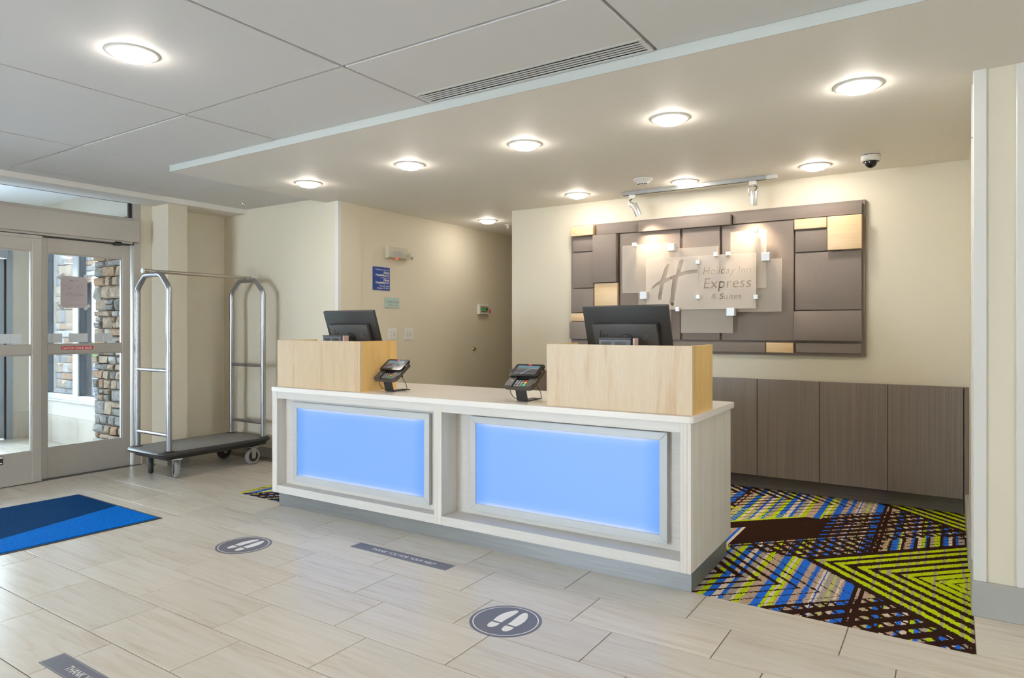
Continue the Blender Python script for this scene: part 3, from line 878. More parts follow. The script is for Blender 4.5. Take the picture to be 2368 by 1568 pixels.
# ---- ledgestone
STONES = [streak_mat('stone_%s' % n, a, b, (18, 18, 26), 0.85, 0.5, True, 0.2, 4, 0.8) for n, a, b in
          (('grey', (0.17, 0.165, 0.16), (0.36, 0.35, 0.335)), ('tan', (0.25, 0.195, 0.145), (0.47, 0.38, 0.29)), ('rust', (0.24, 0.15, 0.095), (0.44, 0.31, 0.21)), ('pale', (0.30, 0.285, 0.26), (0.52, 0.49, 0.45)))]
def stonework(parent, x0, x1, z0, z1, yface, rnd, hs, ws, flip=1, ragged=0.0):
    z = z0; row = 0
    while z < z1 - 0.02:
        h = min(rnd.uniform(*hs), z1 - z)
        if z1 - (z + h) < hs[0] * 0.6: h = z1 - z
        x = x0 - rnd.uniform(0, ragged)
        while x < x1 - 0.01:
            w = rnd.uniform(*ws)
            if x + w > x1 - ws[0] * 0.5: w = x1 - x
            if h > hs[1] * 0.75 and rnd.random() < 0.35 and w < ws[1] * 0.9:
                cells = [(x, w, z, h * 0.55), (x, w, z + h * 0.55, h * 0.45)]
            else:
                cells = [(x, w, z, h)]
            for cxx, cw, czz, chh in cells:
                g = 0.004; d = rnd.uniform(0.02, 0.05)
                a, b, c, e = cxx + g, cxx + cw - g, czz + g, czz + chh - g
                j = lambda m: rnd.uniform(-m, m)
                bm = bmesh.new(); mm = min(cw, chh) * 0.10
                back = [bm.verts.new((px, yface + flip * 0.03, pz)) for px, pz in ((a, c), (b, c), (b, e), (a, e))]
                mid = [bm.verts.new((px + j(mm * .5), yface - flip * (d * .55), pz + j(mm * .5))) for px, pz in ((a, c), (b, c), (b, e), (a, e))]
                i_ = mm * 1.3
                fr = [bm.verts.new((px + j(mm), yface - flip * (d + j(.008)), pz + j(mm))) for px, pz in ((a + i_, c + i_), (b - i_, c + i_), (b - i_, e - i_), (a + i_, e - i_))]
                ce = bm.verts.new(((a + b) / 2 + j(cw * .2), yface - flip * (d + rnd.uniform(.002, .014)), (c + e) / 2 + j(chh * .2)))
                for p, q in ((back, mid), (mid, fr)):
                    for k in range(4): bm.faces.new((p[k], p[(k + 1) % 4], q[(k + 1) % 4], q[k]))
                for k in range(4): bm.faces.new((fr[k], fr[(k + 1) % 4], ce))
                obj('stone', bm, rnd.choice(STONES + STONES[:2]), parent, sharp=20)
            x += w
        z += h; row += 1
M_MORTAR = mat('mortar', (0.09, 0.08, 0.07), 0.9)
rnd = random.Random(11)
pier = thing('stone_pier', 'ledgestone pier just inside the vestibule, beside the right edge of the door glass', 'pillar', (-3.1, YV - 0.014, 0))
boxo('core', (-0.44, 0.44, -0.035, 0.0, 0, 2.40), M_MORTAR, pier)
stonework(pier, -0.455, 0.10, 0.0, 2.35, -0.035, rnd, (0.055, 0.15), (0.09, 0.24), 1, 0.025)
colo = thing('stone_column', 'ledgestone column standing outdoors, seen through the first window pane', 'pillar', (-10.72, 4.5, -0.12))
boxo('core', (-0.43, 0.43, 0.0, 0.85, 0, 3.6), M_MORTAR, colo)
stonework(colo, -0.44, 0.44, 0.0, 3.2, 0.0, rnd, (0.12, 0.27), (0.16, 0.42), 1)
stl = thing('stone_lintel', 'grey stone clad beam outdoors above the bright gap in the second window pane', 'beam', (-8.9, 4.5, 2.13))
boxo('core', (-1.35, 2.6, 0.0, 0.85, 0, 1.2), M_MORTAR, stl)
stonework(stl, -1.37, 1.1, 0.0, 1.0, 0.0, rnd, (0.14, 0.26), (0.26, 0.55), 1)

# ---- outdoors
M_ASPH = streak_mat('asphalt', (0.20, 0.23, 0.29), (0.30, 0.34, 0.41), (0.25, 5, 5), 0.8, rand=False, spec=0.2)
M_CONC = mat('concrete', (0.62, 0.61, 0.58), 0.8)
M_CURB = mat('curb_stone', (0.33, 0.35, 0.38), 0.8)
M_MULCH = fuzzy('mulch', (0.12, 0.08, 0.06), (0.34, 0.26, 0.2), 9)
M_GRASS = fuzzy('lawn', (0.16, 0.30, 0.06), (0.30, 0.46, 0.12), 6)
yaw_o = math.atan2(0.42, -0.907) - PI / 2      # outdoor axes: local y runs away from the camera
org = (3.9108, -1.721, -0.12)
def outd(name, b, m, parent=None, kind=True):
    o = boxo(name, b, m, parent, 0.0)
    if parent is None:
        o.location = org; o.rotation_euler = (0, 0, yaw_o)
        if kind: struct(o)
    return o
outd('ground', (-40, 40, 10.3, 170, -0.3, -0.02), M_CONC)
outd('road', (-30, 30, 10.35, 18.0, -0.02, 0.0), M_ASPH)
cb = thing('curb', 'grey kerb stone edging a planted bed beyond the drive', 'kerb', org, yaw_o)
for k in range(-5, 6): boxo('kerb_stone', (k * 2.4 - 1.19, k * 2.4 + 1.19, 18.0, 18.35, -0.02, 0.30), M_CURB, cb, 0.03, 2)
bed = outd('mulch_bed', (-14, 14, 18.36, 24.0, -0.02, 0.26), M_MULCH)
lw = boxo('lawn', (-40, 40, 28.0, 44.0, -0.02, 0.25), M_GRASS, None, loc=org, rot=(0, 0, yaw_o))
lw['kind'] = 'stuff'; tag(lw, 'strip of green lawn in the sun beyond the drive', 'grass')
pg = thing('ornamental_grass', 'tuft of long green grass growing in the bed behind the kerb', 'plant', (org[0] + 18.9 * -0.9075 + 0.0, org[1] + 18.9 * 0.42, 0.14), 0)
rg = random.Random(4)
for k in range(26):
    a = rg.uniform(0, 2 * PI); L = rg.uniform(0.35, 0.6); lean = rg.uniform(0.12, 0.5)
    bm = bmesh.new(); prev = None
    for i in range(4):
        s = i / 3; rr = lean * L * s * (0.4 + 0.6 * s); hh = L * s * (1 - 0.25 * lean * s); wv_ = 0.012 * (1 - s) + 0.001
        c = Vector((math.cos(a) * rr, math.sin(a) * rr, hh)); t_ = Vector((-math.sin(a), math.cos(a), 0)) * wv_
        cur = (bm.verts.new(c - t_), bm.verts.new(c + t_))
        if prev: bm.faces.new((prev[0], prev[1], cur[1], cur[0]))
        prev = cur
    obj('blade', bm, mat('grass_blade', (0.07, 0.17, 0.03), 0.6), pg)
bl = thing('building', 'long pale rendered building in the bright distance', 'building', org, yaw_o)
boxo('wall', (-30, 30, 47, 55, 0.2, 9.0), mat('pale_render', (0.80, 0.80, 0.79), 0.8), bl)
boxo('plinth', (-30, 30, 46.85, 47, 0.2, 1.5), mat('sandy_plinth', (0.62, 0.55, 0.46), 0.8), bl)
rf = boxo('roof_edge', (-30.5, 30.5, 46.4, 47, 8.6, 9.1), M_CONC, bl)
for k in range(-6, 7):
    boxo('window', (k * 4.2 - .6, k * 4.2 + .6, 46.9, 47.0, 3.6, 5.4), mat('distant_glass', (0.45, 0.52, 0.6), 0.2), bl)

# ================================================================== RECEPTION DESK
DA, DXY = 0.0157, (-0.2307, 1.4188)
ca_, sa_ = math.cos(DA), math.sin(DA)
def dk(lx, ly, z=0.0): return (DXY[0] + lx * ca_ - ly * sa_, DXY[1] + lx * sa_ + ly * ca_, z)
desk = thing('reception_desk', 'long white wood-grain reception desk with two glowing blue panels', 'desk', dk(0, 0), DA)
boxo('toe_kick', (0.008, 3.068, 0.055, 0.70, 0, 0.106), M_KICK, desk)
for x0, x1 in ((0.0, 0.052), (1.502, 1.559), (3.03, 3.064)):
    boxo('stile', (x0, x1, 0.0, 0.15, 0.106, 0.836), M_LAMV, desk, 0.0008)
for x0, x1 in ((0.0525, 1.5015), (1.5595, 3.0295)):
    boxo('rail', (x0, x1, 0.0006, 0.15, 0.786, 0.836), M_LAM, desk, 0.0008)
    boxo('rail', (x0, x1, 0.0006, 0.16, 0.106, 0.160), M_LAM, desk, 0.0008)
boxo('side_panel', (3.0645, 3.083, 0.0004, 0.733, 0.106, 0.836), M_LAMV, desk, 0.001)
boxo('side_panel', (0.0, 0.03, 0.151, 0.733, 0.106, 0.836), M_LAMV, desk, 0.001)
boxo('back_panel', (0.0525, 1.5015, 0.078, 0.09, 0.160, 0.786), M_LAM, desk)
boxo('back_panel', (1.5595, 3.0295, 0.145, 0.157, 0.160, 0.786), M_LAM, desk)
boxo('staff_side_panel', (0.031, 3.064, 0.70, 0.733, 0.106, 0.836), M_LAM, desk)
def light_frame(x0, x1, z0, z1, y, back, w=0.041):
    fr = bpy.data.objects.new('light_panel', None); COL.objects.link(fr); fr.parent = desk; fr.empty_display_size = .05
    out = [(x0, z0), (x1, z0), (x1, z1), (x0, z1)]; inn = [(x0 + w, z0 + w), (x1 - w, z0 + w), (x1 - w, z1 - w), (x0 + w, z1 - w)]
    for k in range(4):
        a, b = out[k], out[(k + 1) % 4]; c, d = inn[(k + 1) % 4], inn[k]
        bm = bmesh.new()
        g = 0.0006
        prism(bm, [a, b, c, d], back - y, 'y', y)
        bmesh.ops.bevel(bm, geom=[e for e in bm.edges], offset=0.0012, segments=1, affect='EDGES')
        obj('frame_bar', bm, M_FRAMEW, fr)
    boxo('lit_panel', (x0 + w, x1 - w, y + 0.008, y + 0.013, z0 + w, z1 - w), M_BLUE, fr)
    return fr
light_frame(0.161, 1.421, 0.194, 0.762, 0.052, 0.0779)
light_frame(1.690, 2.925, 0.194, 0.762, 0.112, 0.1449)
ct = thing('countertop', 'white polished stone countertop of the reception desk', 'countertop', dk(0, 0), DA)
bm = bmesh.new(); prism(bm, rrect(-0.002, 3.099, -0.016, 0.768, 0.022), 0.0315, 'z', 0.8365)
bmesh.ops.bevel(bm, geom=[e for e in bm.edges if abs(e.verts[0].co.z - e.verts[1].co.z) < 1e-5], offset=0.003, segments=2, affect='EDGES')
obj('slab', bm, M_SOLID, ct)
CT = 0.868
def hood(label, x0, x1, y0, y1, h):
    r = thing('monitor_screen_box', label, 'privacy box', dk(x0, y0, CT), DA, 'maple boxes hiding the monitors')
    t_ = 0.019; w, d = x1 - x0, y1 - y0
    boxo('front_panel', (0, w, 0, t_, 0, h), M_MAPLE, r, 0.0008)
    boxo('side_panel', (0, t_, t_ + .0004, d, 0, h), M_MAPLE_WARMLIT, r, 0.0008)
    boxo('side_panel', (w - t_, w, t_ + .0004, d, 0, h), M_MAPLE_WARMLIT, r, 0.0008)
hood('maple box on the entrance end of the countertop, shielding the smaller-looking monitor', 0.019, 0.849, 0.03, 0.39, 0.337)
hood('maple box on the right end of the countertop, under the wall sign', 2.269, 3.081, 0.03, 0.375, 0.339)

# ---- monitors and small computers
def monitor(label, lx, proto=[None]):
    loc = dk(lx, 0.36, CT)
    if proto[0]:
        r = copy_tree(proto[0]); r.location = loc; r['label'] = label; return r
    r = thing('computer_monitor', label, 'monitor', loc, DA, 'monitors on the countertop')
    T_ = math.radians(19); C = (0, -0.010, 0.402)
    bm = bmesh.new(); bx(bm, -0.2545, 0.2545, -0.010, 0.012, -0.156, 0.156, 0.003, 2)
    sh = obj('back_cover', bm, M_BLACKSAT, r, C, (T_, 0, 0))
    boxo('screen', (-0.25, 0.25, 0.012, 0.0125, -0.151, 0.151), M_BLACK, r, 0, 1, C, (T_, 0, 0))
    boxo('bezel_edge', (-0.2545, 0.2545, 0.006, 0.0118, 0.1562, 0.1572), M_DARKGREY, r, 0, 1, C, (T_, 0, 0))
    bm = bmesh.new(); bx(bm, -0.191, 0.191, -0.046, -0.010, -0.145, 0.064, 0.006, 2)
    hs = obj('housing', bm, M_DARKGREY, r, C, (T_, 0, 0))
    def mark(p, q, w=0.0052):
        a = Vector(p); b = Vector(q)
        bm = bmesh.new(); prism(bm, [(a.x - w / 2, a.y), (b.x - w / 2, b.y), (b.x + w / 2, b.y), (a.x + w / 2, a.y)], 0.0006, 'y', -0.0464)
        return bm
    top = 0.064
    for p, q in (((-0.138, top - .034), (-0.148, top - .078)), ((-0.128, top - .058), (-0.134, top - .077)), ((-0.117, top - .058), (-0.126, top - .097)), ((-0.103, top - .058), (-0.108, top - .077))):
        obj('maker_mark', mark(p, q), M_BLACK, hs)
    bm = bmesh.new()
    prism(bm, [(0.108, top - .056), (0.148, top - .056), (0.146, top - .063), (0.122, top - .086), (0.145, top - .086), (0.143, top - .093), (0.100, top - .093), (0.102, top - .086), (0.126, top - .063), (0.106, top - .063)], 0.0006, 'y', -0.0464)
    obj('model_mark', bm, mat('faint_mark', (0.085, 0.082, 0.078), 0.4), hs)
    bm = bmesh.new(); lathe(bm, [(0.052, 0), (0.05, 0.006), (0.035, 0.010), (0.03, 0.03)], (0.01, -0.046, -0.045), (0, -1, 0), 24)
    obj('mount_disc', bm, M_BLACKSAT, hs)
    bm = bmesh.new(); bx(bm, -0.03, 0.045, -0.075, -0.035, 0.012, 0.36, 0.004)
    obj('stand_post', bm, M_BLACKSAT, r)
    bm = bmesh.new(); bx(bm, -0.062, -0.032, -0.085, -0.07, 0.30, 0.352, 0.002); bx(bm, -0.058, -0.036, -0.086, -0.085, 0.304, 0.347)
    obj('stand_bracket', bm, mat('blue_grey_plastic', (0.13, 0.15, 0.19), 0.35), r)
    bm = bmesh.new(); prism(bm, rrect(-0.13, 0.13, -0.08, 0.17, 0.02), 0.012, 'z', 0.0)
    obj('foot', bm, M_BLACKSAT, r)
    proto[0] = r
    return r
monitor('black monitor seen from behind above the maple box nearer the entrance', 0.463)
monitor('black monitor seen from behind in front of the wall sign', 2.611)
M_PCGREY = mat('pc_grey', (0.115, 0.125, 0.145), 0.45)
def minipc(label, x0, x1, y, proto=[None]):
    if proto[0]:
        r = copy_tree(proto[0]); r.location = dk(x0, y, CT); r['label'] = label; return r
    r = thing('desktop_computer', label, 'computer', dk(x0, y, CT), DA, 'small computers behind the maple boxes')
    w = x1 - x0
    boxo('case', (0.004, w - .004, 0.0, 0.055, 0.0, 0.366), M_PCGREY, r, 0.003)
    boxo('lid', (0, w, -0.002, 0.057, 0.3665, 0.372), M_DARKGREY, r, 0.001)
    for a, b in ((0.022, 0.078), (0.102, 0.165)):
        v = boxo('vent', (a, b, -0.0012, 0.0, 0.20, 0.352), M_DARKGREY, r)
        bm = bmesh.new()
        for k in range(12): bx(bm, a + .003, b - .003, -0.002, -0.0012, 0.21 + .0115 * k, 0.213 + .0115 * k)
        obj('louvre', bm, M_BLACK, v)
    boxo('end_plate', (w + 0.008, w + 0.021, 0.0, 0.05, 0.0, 0.371), mat('pinkish_plate', (0.55, 0.42, 0.38), 0.4), r, 0.002)
    proto[0] = r
    return r
minipc('small grey computer in front of the monitor nearer the entrance', 0.287, 0.484, 0.215)
minipc('small grey computer in front of the monitor under the wall sign', 2.492, 2.689, 0.215)

# ---- payment terminals
def terminal(label, lx, ly, proto=[None]):
    loc = dk(lx, ly, CT)
    if proto[0]:
        r = copy_tree(proto[0]); r.location = loc; r['label'] = label; return r
    r = thing('payment_terminal', label, 'card terminal', loc, DA, 'payment terminals on the countertop')
    bm = bmesh.new()
    bx(bm, -0.038, 0.030, 0.0, 0.17, 0.0022, 0.0052, 0.001)
    pts = [(-0.002, 0.0022), (0.002, 0.0022), (-0.020, 0.078), (-0.024, 0.078)]
    prism(bm, pts, 0.074, 'x', -0.042)
    for fx in (-0.034, 0.022):
        for fy in (0.006, 0.155): bx(bm, fx, fx + .008, fy, fy + .008, 0.0, 0.0022)
    obj('stand', bm, M_BLACKSAT, r)
    TT = math.radians(34); O = (0, -0.062, 0.092); R_ = (TT, 0, 0)
    M_CASE = mat('terminal_grey', (0.050, 0.045, 0.040), 0.42)
    bm = bmesh.new()
    prism(bm, [(-0.091, 0.0), (-0.043, 0.0), (-0.043, 0.085), (-0.091, 0.085)], 0.032, 'z', -0.030)
    prism(bm, [(0.046, 0.0), (0.072, 0.0), (0.086, 0.010), (0.091, 0.03), (0.091, 0.085), (0.046, 0.085)], 0.032, 'z', -0.030)
    bx(bm, -0.043, 0.046, 0.0, 0.085, -0.030, -0.008)
    bx(bm, -0.091, 0.091, 0.085, 0.178, -0.030, 0.0)
    bx(bm, -0.06, 0.05, 0.02, 0.16, -0.042, -0.03)
    body = obj('body', bm, M_CASE, r, O, R_)
    bm = bmesh.new(); prism(bm, rrect(-0.096, 0.096, 0.078, 0.192, 0.010), 0.014, 'z', 0.0005)
    bmesh.ops.bevel(bm, geom=[e for e in bm.edges if e.verts[0].co.z > 0.014 and e.verts[1].co.z > 0.014], offset=0.003, segments=2, affect='EDGES')
    head = obj('display_bezel', bm, mat('gloss_black', (0.008, 0.008, 0.009), 0.15), r, O, R_)
    ms = mat('terminal_screen', (0.02, 0.03, 0.04), 0.12)
    t, n, l, p = nt(ms)
    if p.inputs['Emission Strength'].default_value == 0:
        sp = n.new('ShaderNodeSeparateXYZ'); l.new(n.new('ShaderNodeTexCoord').outputs['Generated'], sp.inputs[0])
        c = ramp(t, sp.outputs[1], [(0.0, (0.10, 0.10, 0.11)), (0.25, (0.05, 0.045, 0.05)), (0.5, (0.085, 0.055, 0.05)), (0.62, (0.10, 0.13, 0.11)), (0.8, (0.11, 0.20, 0.21)), (1.0, (0.12, 0.22, 0.36))])
        l.new(c, p.inputs['Emission Color']); p.inputs['Emission Strength'].default_value = 0.9
    scr = boxo('screen', (-0.074, 0.072, 0.096, 0.176, 0.0146, 0.0152), ms, head)
    bm = bmesh.new(); prism(bm, [(-0.03, 0.097), (-0.024, 0.097), (0.022, 0.150), (0.018, 0.150)], 0.0003, 'z', 0.0153); prism(bm, [(0.018, 0.150), (0.07, 0.150), (0.07, 0.153), (0.022, 0.153)], 0.0003, 'z', 0.0153)
    obj('picture_line', bm, mat('screen_line', (0.1, 0.1, 0.1), 0.3, emit=(0.45, 0.5, 0.5), estr=0.6), head)
    bm = bmesh.new(); prism(bm, rrect(-0.012, 0.012, 0.1805, 0.1885, 0.003), 0.0008, 'z', 0.0145)
    obj('red_badge', bm, mat('red_badge', (0.5, 0.02, 0.02), 0.3, emit=(0.9, 0.05, 0.04), estr=0.5), head)
    kp = boxo('keypad', (-0.041, 0.044, 0.002, 0.080, -0.008, -0.0062), M_BLACK, body)
    bm = bmesh.new()
    for a in range(3):
        for b in range(4):
            bx(bm, -0.036 + .019 * a, -0.025 + .019 * a, 0.010 + .0145 * b, 0.0165 + .0145 * b, -0.0062, -0.0045)
    ks = obj('keys', bm, mat('key_legend', (0.42, 0.42, 0.43), 0.4), body)
    for z0, z1, c in ((0.010, 0.030, (0.05, 0.5, 0.22)), (0.0345, 0.046, (0.85, 0.62, 0.02)), (0.051, 0.063, (0.7, 0.04, 0.03))):
        boxo('colour_key', (0.0215, 0.038, z0, z1, -0.0062, -0.004), mat('key_%d' % int(c[0] * 100), c, 0.4), body, 0.001)
    bm = bmesh.new()
    for q in range(3): tube(bm, [(-0.067 + (0.003 + .003 * q) * math.cos(a_), 0.045 + (0.003 + .003 * q) * math.sin(a_), 0.0023) for a_ in [(-0.7 + 1.4 * k / 5) for k in range(6)]], 0.0006, 4)
    obj('contactless_mark', bm, M_WHITEPRINT, body)
    bm = bmesh.new()
    bx(bm, 0.0962, 0.0975, 0.128, 0.150, 0.003, 0.006); bx(bm, 0.0912, 0.0922, 0.04, 0.075, -0.004, -0.001)
    obj('card_slot_trim', bm, mat('pale_slot', (0.55, 0.57, 0.57), 0.4), body)
    bm = bmesh.new()
    tube(bm, rounded([(-0.055, -0.045, 0.082), (-0.072, -0.030, 0.055), (-0.058, -0.012, 0.018), (-0.028, 0.010, 0.0075), (-0.005, 0.035, 0.006)], 0.012), 0.0022, 7)
    tube(bm, rounded([(0.060, 0.045, 0.118), (0.062, 0.055, 0.085), (0.078, 0.07, 0.05), (0.075, 0.085, 0.012), (0.04, 0.10, 0.0074), (0.0, 0.12, 0.0074)], 0.012), 0.0022, 7)
    cyl(bm, (0.058, 0.040, 0.132), (0.061, 0.050, 0.098), 0.008, 10)
    obj('cable', bm, M_BLACK, r)
    proto[0] = r
    return r
terminal('black payment terminal on a tilted stand beside the maple box nearer the entrance', 0.988, 0.172)
terminal('black payment terminal on a tilted stand against the left side of the right-hand maple box', 2.048, 0.145)
# ================================================================== LUGGAGE CART
cart = thing('luggage_cart', 'silver hotel luggage cart with grey carpeted deck standing in the corner by the doors', 'luggage cart', (-1.895, 1.917, 0))
bm = bmesh.new(); prism(bm, rrect(-0.278, 0.278, -0.522, 0.522, 0.055, 6), 0.008, 'z', 0.236)
obj('deck_carpet', bm, M_DECK, cart)
bm = bmesh.new(); prism(bm, rrect(-0.283, 0.283, -0.527, 0.527, 0.058, 6), 0.035, 'z', 0.200)
obj('deck', bm, M_BLACKSAT, cart)
bm = bmesh.new(); tube(bm, [(x, y, 0.226) for x, y in rrect(-0.288, 0.288, -0.532, 0.532, 0.062, 7)], 0.0195, 10, True)
obj('bumper', bm, mat('black_rubber_bumper', (0.022, 0.022, 0.024), 0.32), cart)
bm = bmesh.new(); bx(bm, -0.235, 0.255, -0.49, 0.50, 0.172, 0.2005, 0.003)
obj('underframe', bm, M_BLACKSAT, cart)
PX0, PX1 = -0.245, 0.255
for y in (-0.462, 0.468):
    bm = bmesh.new()
    tube(bm, rounded([(PX0, y, 0.244), (PX0, y, 1.638), (PX0 + 0.125, y, 1.757), (PX1 - 0.125, y, 1.757), (PX1, y, 1.638), (PX1, y, 0.244)], 0.04, 6), 0.0235, 12)
    h = obj('hoop', bm, M_STEEL, cart)
    for z in (0.381, 0.930):
        bm = bmesh.new(); cyl(bm, (PX0 + 0.02, y, z), (PX1 - 0.02, y, z), 0.0165, 12)
        obj('rung', bm, M_STEEL, h)
        bm = bmesh.new(); lathe(bm, [(0.006, 0), (0.005, 0.004), (0, 0.005)], (PX1 + 0.0225, y, z), (1, 0, 0), 8, cap0=False)
        obj('screw', bm, M_CHROME, h)
    for x in (PX0, PX1):
        bm = bmesh.new(); lathe(bm, [(0.042, 0.244), (0.042, 0.247), (0.026, 0.252)], (x, y, 0), (0, 0, 1), 16)
        obj('foot_collar', bm, M_BLACKSAT, h)
bm = bmesh.new(); cyl(bm, (0.0, -0.545, 1.783), (0.0, 0.512, 1.783), 0.0165, 14)
bar = obj('hanging_bar', bm, mat('warm_steel', (0.55, 0.50, 0.44), 0.22, 0.95), cart)
for y0, y1 in ((-0.553, -0.540), (0.508, 0.520)):
    bm = bmesh.new(); cyl(bm, (0, y0, 1.783), (0, y1, 1.783), 0.0215, 14)
    obj('end_cap', bm, mat('clear_cap', (0.75, 0.78, 0.8), 0.2), bar)
def caster(x, y, ang, dark):
    c = bpy.data.objects.new('caster', None); COL.objects.link(c); c.parent = cart; c.location = (x, y, 0); c.rotation_euler = (0, 0, ang); c.empty_display_size = .04
    R = 0.076
    bm = bmesh.new()   # tyre, axle along local y
    lathe(bm, [(0.050, -0.020), (0.066, -0.021), (0.073, -0.013), (0.076, 0.0), (0.073, 0.013), (0.066, 0.021), (0.050, 0.020)], (0, 0, R), (0, 1, 0), 28, False, False)
    obj('tyre', bm, M_RUBGREY if not dark else M_RUBDARK, c)
    bm = bmesh.new()
    lathe(bm, [(0.051, -0.014), (0.051, 0.014)], (0, 0, R), (0, 1, 0), 24)
    for s in (-1, 1):
        for k in range(6):
            a = k * PI / 3
            cyl(bm, (0.018 * math.cos(a), s * 0.0155, R + 0.018 * math.sin(a)), (0.046 * math.cos(a), s * 0.0155, R + 0.046 * math.sin(a)), 0.004, 5)
        lathe(bm, [(0.017, 0.012), (0.017, 0.021)], (0, 0, R), (0, s, 0), 14)
    obj('wheel_hub', bm, mat('hub_black', (0.03, 0.03, 0.032), 0.5), c)
    bm = bmesh.new()
    for s in (-1, 1):
        p0 = [(-0.022, R - 0.020), (0.016, R - 0.020), (0.020, R + 0.02), (0.026, 0.163), (-0.03, 0.163)]
        prism(bm, p0, 0.004, 'y', s * 0.027 - 0.002)
    bx(bm, -0.032, 0.03, -0.029, 0.029, 0.158, 0.164)
    bx(bm, -0.045, 0.045, -0.042, 0.042, 0.1655, 0.1715)
    lathe(bm, [(0.028, 0.163), (0.028, 0.166)], (0, 0, 0), (0, 0, 1), 14)
    obj('fork', bm, M_CHROME, c)
    bm = bmesh.new(); cyl(bm, (0, -0.038, R), (0, 0.038, R), 0.0075, 8)
    for sx in (-1, 1):
        for sy in (-1, 1): cyl(bm, (sx * .036, sy * .034, 0.160), (sx * .036, sy * .034, 0.1655), 0.007, 6)
    obj('bolts', bm, M_CHROME, c)
caster(-0.165, -0.387, -0.52, True)
caster(0.195, -0.364, -0.40, False)
caster(-0.225, 0.373, PI / 2, True)
caster(0.236, 0.361, PI / 2, False)

# ================================================================== FLOOR MAT, DECALS
dm = thing('door_mat', 'blue entrance mat in two blues divided by a slanted line', 'mat', (-1.1, 0.0, 0))
W_ = lambda x, y: (x + 1.1, y)
A_, B_, C_, D_ = W_(-0.585, 0.806), W_(-1.765, 0.812), W_(-1.91, -1.9), W_(-0.705, -1.9)
bm = bmesh.new(); prism(bm, [B_, C_, D_, A_], 0.003, 'z', 0.0004); obj('rubber_edge', bm, mat('mat_edge', (0.022, 0.02, 0.022), 0.6), dm)
def inset(p, c, d):
    return (p[0] + d * (1 if p[0] < c[0] else -1), p[1] + d * (1 if p[1] < c[1] else -1))
cc = (0, -0.55)
a, b, c, d = (inset(p, cc, 0.022) for p in (A_, B_, C_, D_))
s0 = W_(-1.148, 0.786); s1 = W_(-0.68, -0.98)
def pile(name, poly, m):
    bm = bmesh.new(); vs = [bm.verts.new((x, y, 0.0034)) for x, y in poly]; top = [bm.verts.new((x, y, 0.0085)) for x, y in poly]
    n = len(poly)
    f = bm.faces.new(top)
    for k in range(n): bm.faces.new((vs[k], vs[(k + 1) % n], top[(k + 1) % n], top[k]))
    return obj(name, bm, m, dm)
edge_x = a[0] + (d[0] - a[0]) * (a[1] - (-0.98)) / (a[1] - d[1])
pile('navy_pile', [s0, b, c, d, (edge_x, -0.98)], M_MATD)
pile('blue_pile', [a, s0, (edge_x, -0.98)], M_MATL)

def foot_decal(label, x, y, R):
    r = thing('footprint_decal', label, 'floor decal', (x, y, 0), 0, 'round footprint decals')
    bm = bmesh.new(); lathe(bm, [(R, 0.0003), (R, 0.0008)], seg=56); obj('disc', bm, M_DECALB, r)
    bm = bmesh.new()
    r0, r1 = R * 0.885, R * 0.915; n = 56
    ra = [bm.verts.new((r0 * math.cos(2 * PI * k / n), r0 * math.sin(2 * PI * k / n), 0.0011)) for k in range(n)]
    rb = [bm.verts.new((r1 * math.cos(2 * PI * k / n), r1 * math.sin(2 * PI * k / n), 0.0011)) for k in range(n)]
    for k in range(n): bm.faces.new((ra[k], rb[k], rb[(k + 1) % n], ra[(k + 1) % n]))
    obj('ring_line', bm, M_WHITEPRINT, r)
    sole = [(-0.21, -0.17), (-0.25, 0.05), (-0.245, 0.25), (-0.20, 0.45), (-0.11, 0.63), (-0.045, 0.72), (0.02, 0.745), (0.07, 0.70), (0.09, 0.60), (0.09, 0.45), (0.075, 0.25), (0.06, 0.05), (0.06, -0.17)]
    heel = [(-0.205, -0.25), (0.06, -0.25), (0.065, -0.36), (0.05, -0.46), (0.0, -0.55), (-0.07, -0.585), (-0.14, -0.56), (-0.19, -0.48), (-0.21, -0.36)]
    for sx, ox in ((1, -0.16), (-1, 0.30)):
        for nm, pl in (('sole_print', sole), ('heel_print', heel)):
            bm = bmesh.new()
            pts = [((ox + sx * (px + 0.07)) * R, py * R * 0.98) for px, py in pl]
            if nm == 'sole_print':
                pts = [pts[0]] + [q for q in pts[1:-1]] + [pts[-1]]
            vs = [bm.verts.new((px, py, 0.0012)) for px, py in pts]; bm.faces.new(vs)
            bmesh.ops.triangulate(bm, faces=bm.faces)
            for f in bm.faces:
                if f.normal.z < 0: f.normal_flip()
            me = bpy.data.meshes.new(nm); bm.to_mesh(me); bm.free()
            link(nm, me, M_WHITEPRINT, r)
    return r
foot_decal('round footprint floor decal in front of the middle of the desk', 2.253, 0.757, 0.161)
foot_decal('round footprint floor decal between the blue mat and the desk', 0.372, 0.762, 0.158)
def floor_strip(label, x0, x1, y0, y1):
    r = thing('floor_strip_decal', label, 'floor decal', (x0, y0, 0), 0, 'thank you strips on the floor')
    w, h = x1 - x0, y1 - y0
    boxo('strip', (0, w, 0, h, 0.0003, 0.0008), M_DECALB, r)
    bm = bmesh.new(); e = 0.004; l = 0.0022
    for b in ((e, w - e, e, e + l), (e, w - e, h - e - l, h - e), (e, e + l, e, h - e), (w - e - l, w - e, e, h - e)):
        bx(bm, b[0], b[1], b[2], b[3], 0.0008, 0.0010)
    obj('border_line', bm, M_GREYPRINT if False else mat('pale_line', (0.30, 0.31, 0.34), 0.5), r)
    text_obj('lettering', 'THANK YOU FOR YOUR HELP', 0.045, M_WHITEPRINT, r, plane_M((0.135, h * 0.5 - 0.016, 0.0012), (1, 0, 0), (0, 1, 0)), shear=0.12, width=w - 0.245)
    return r
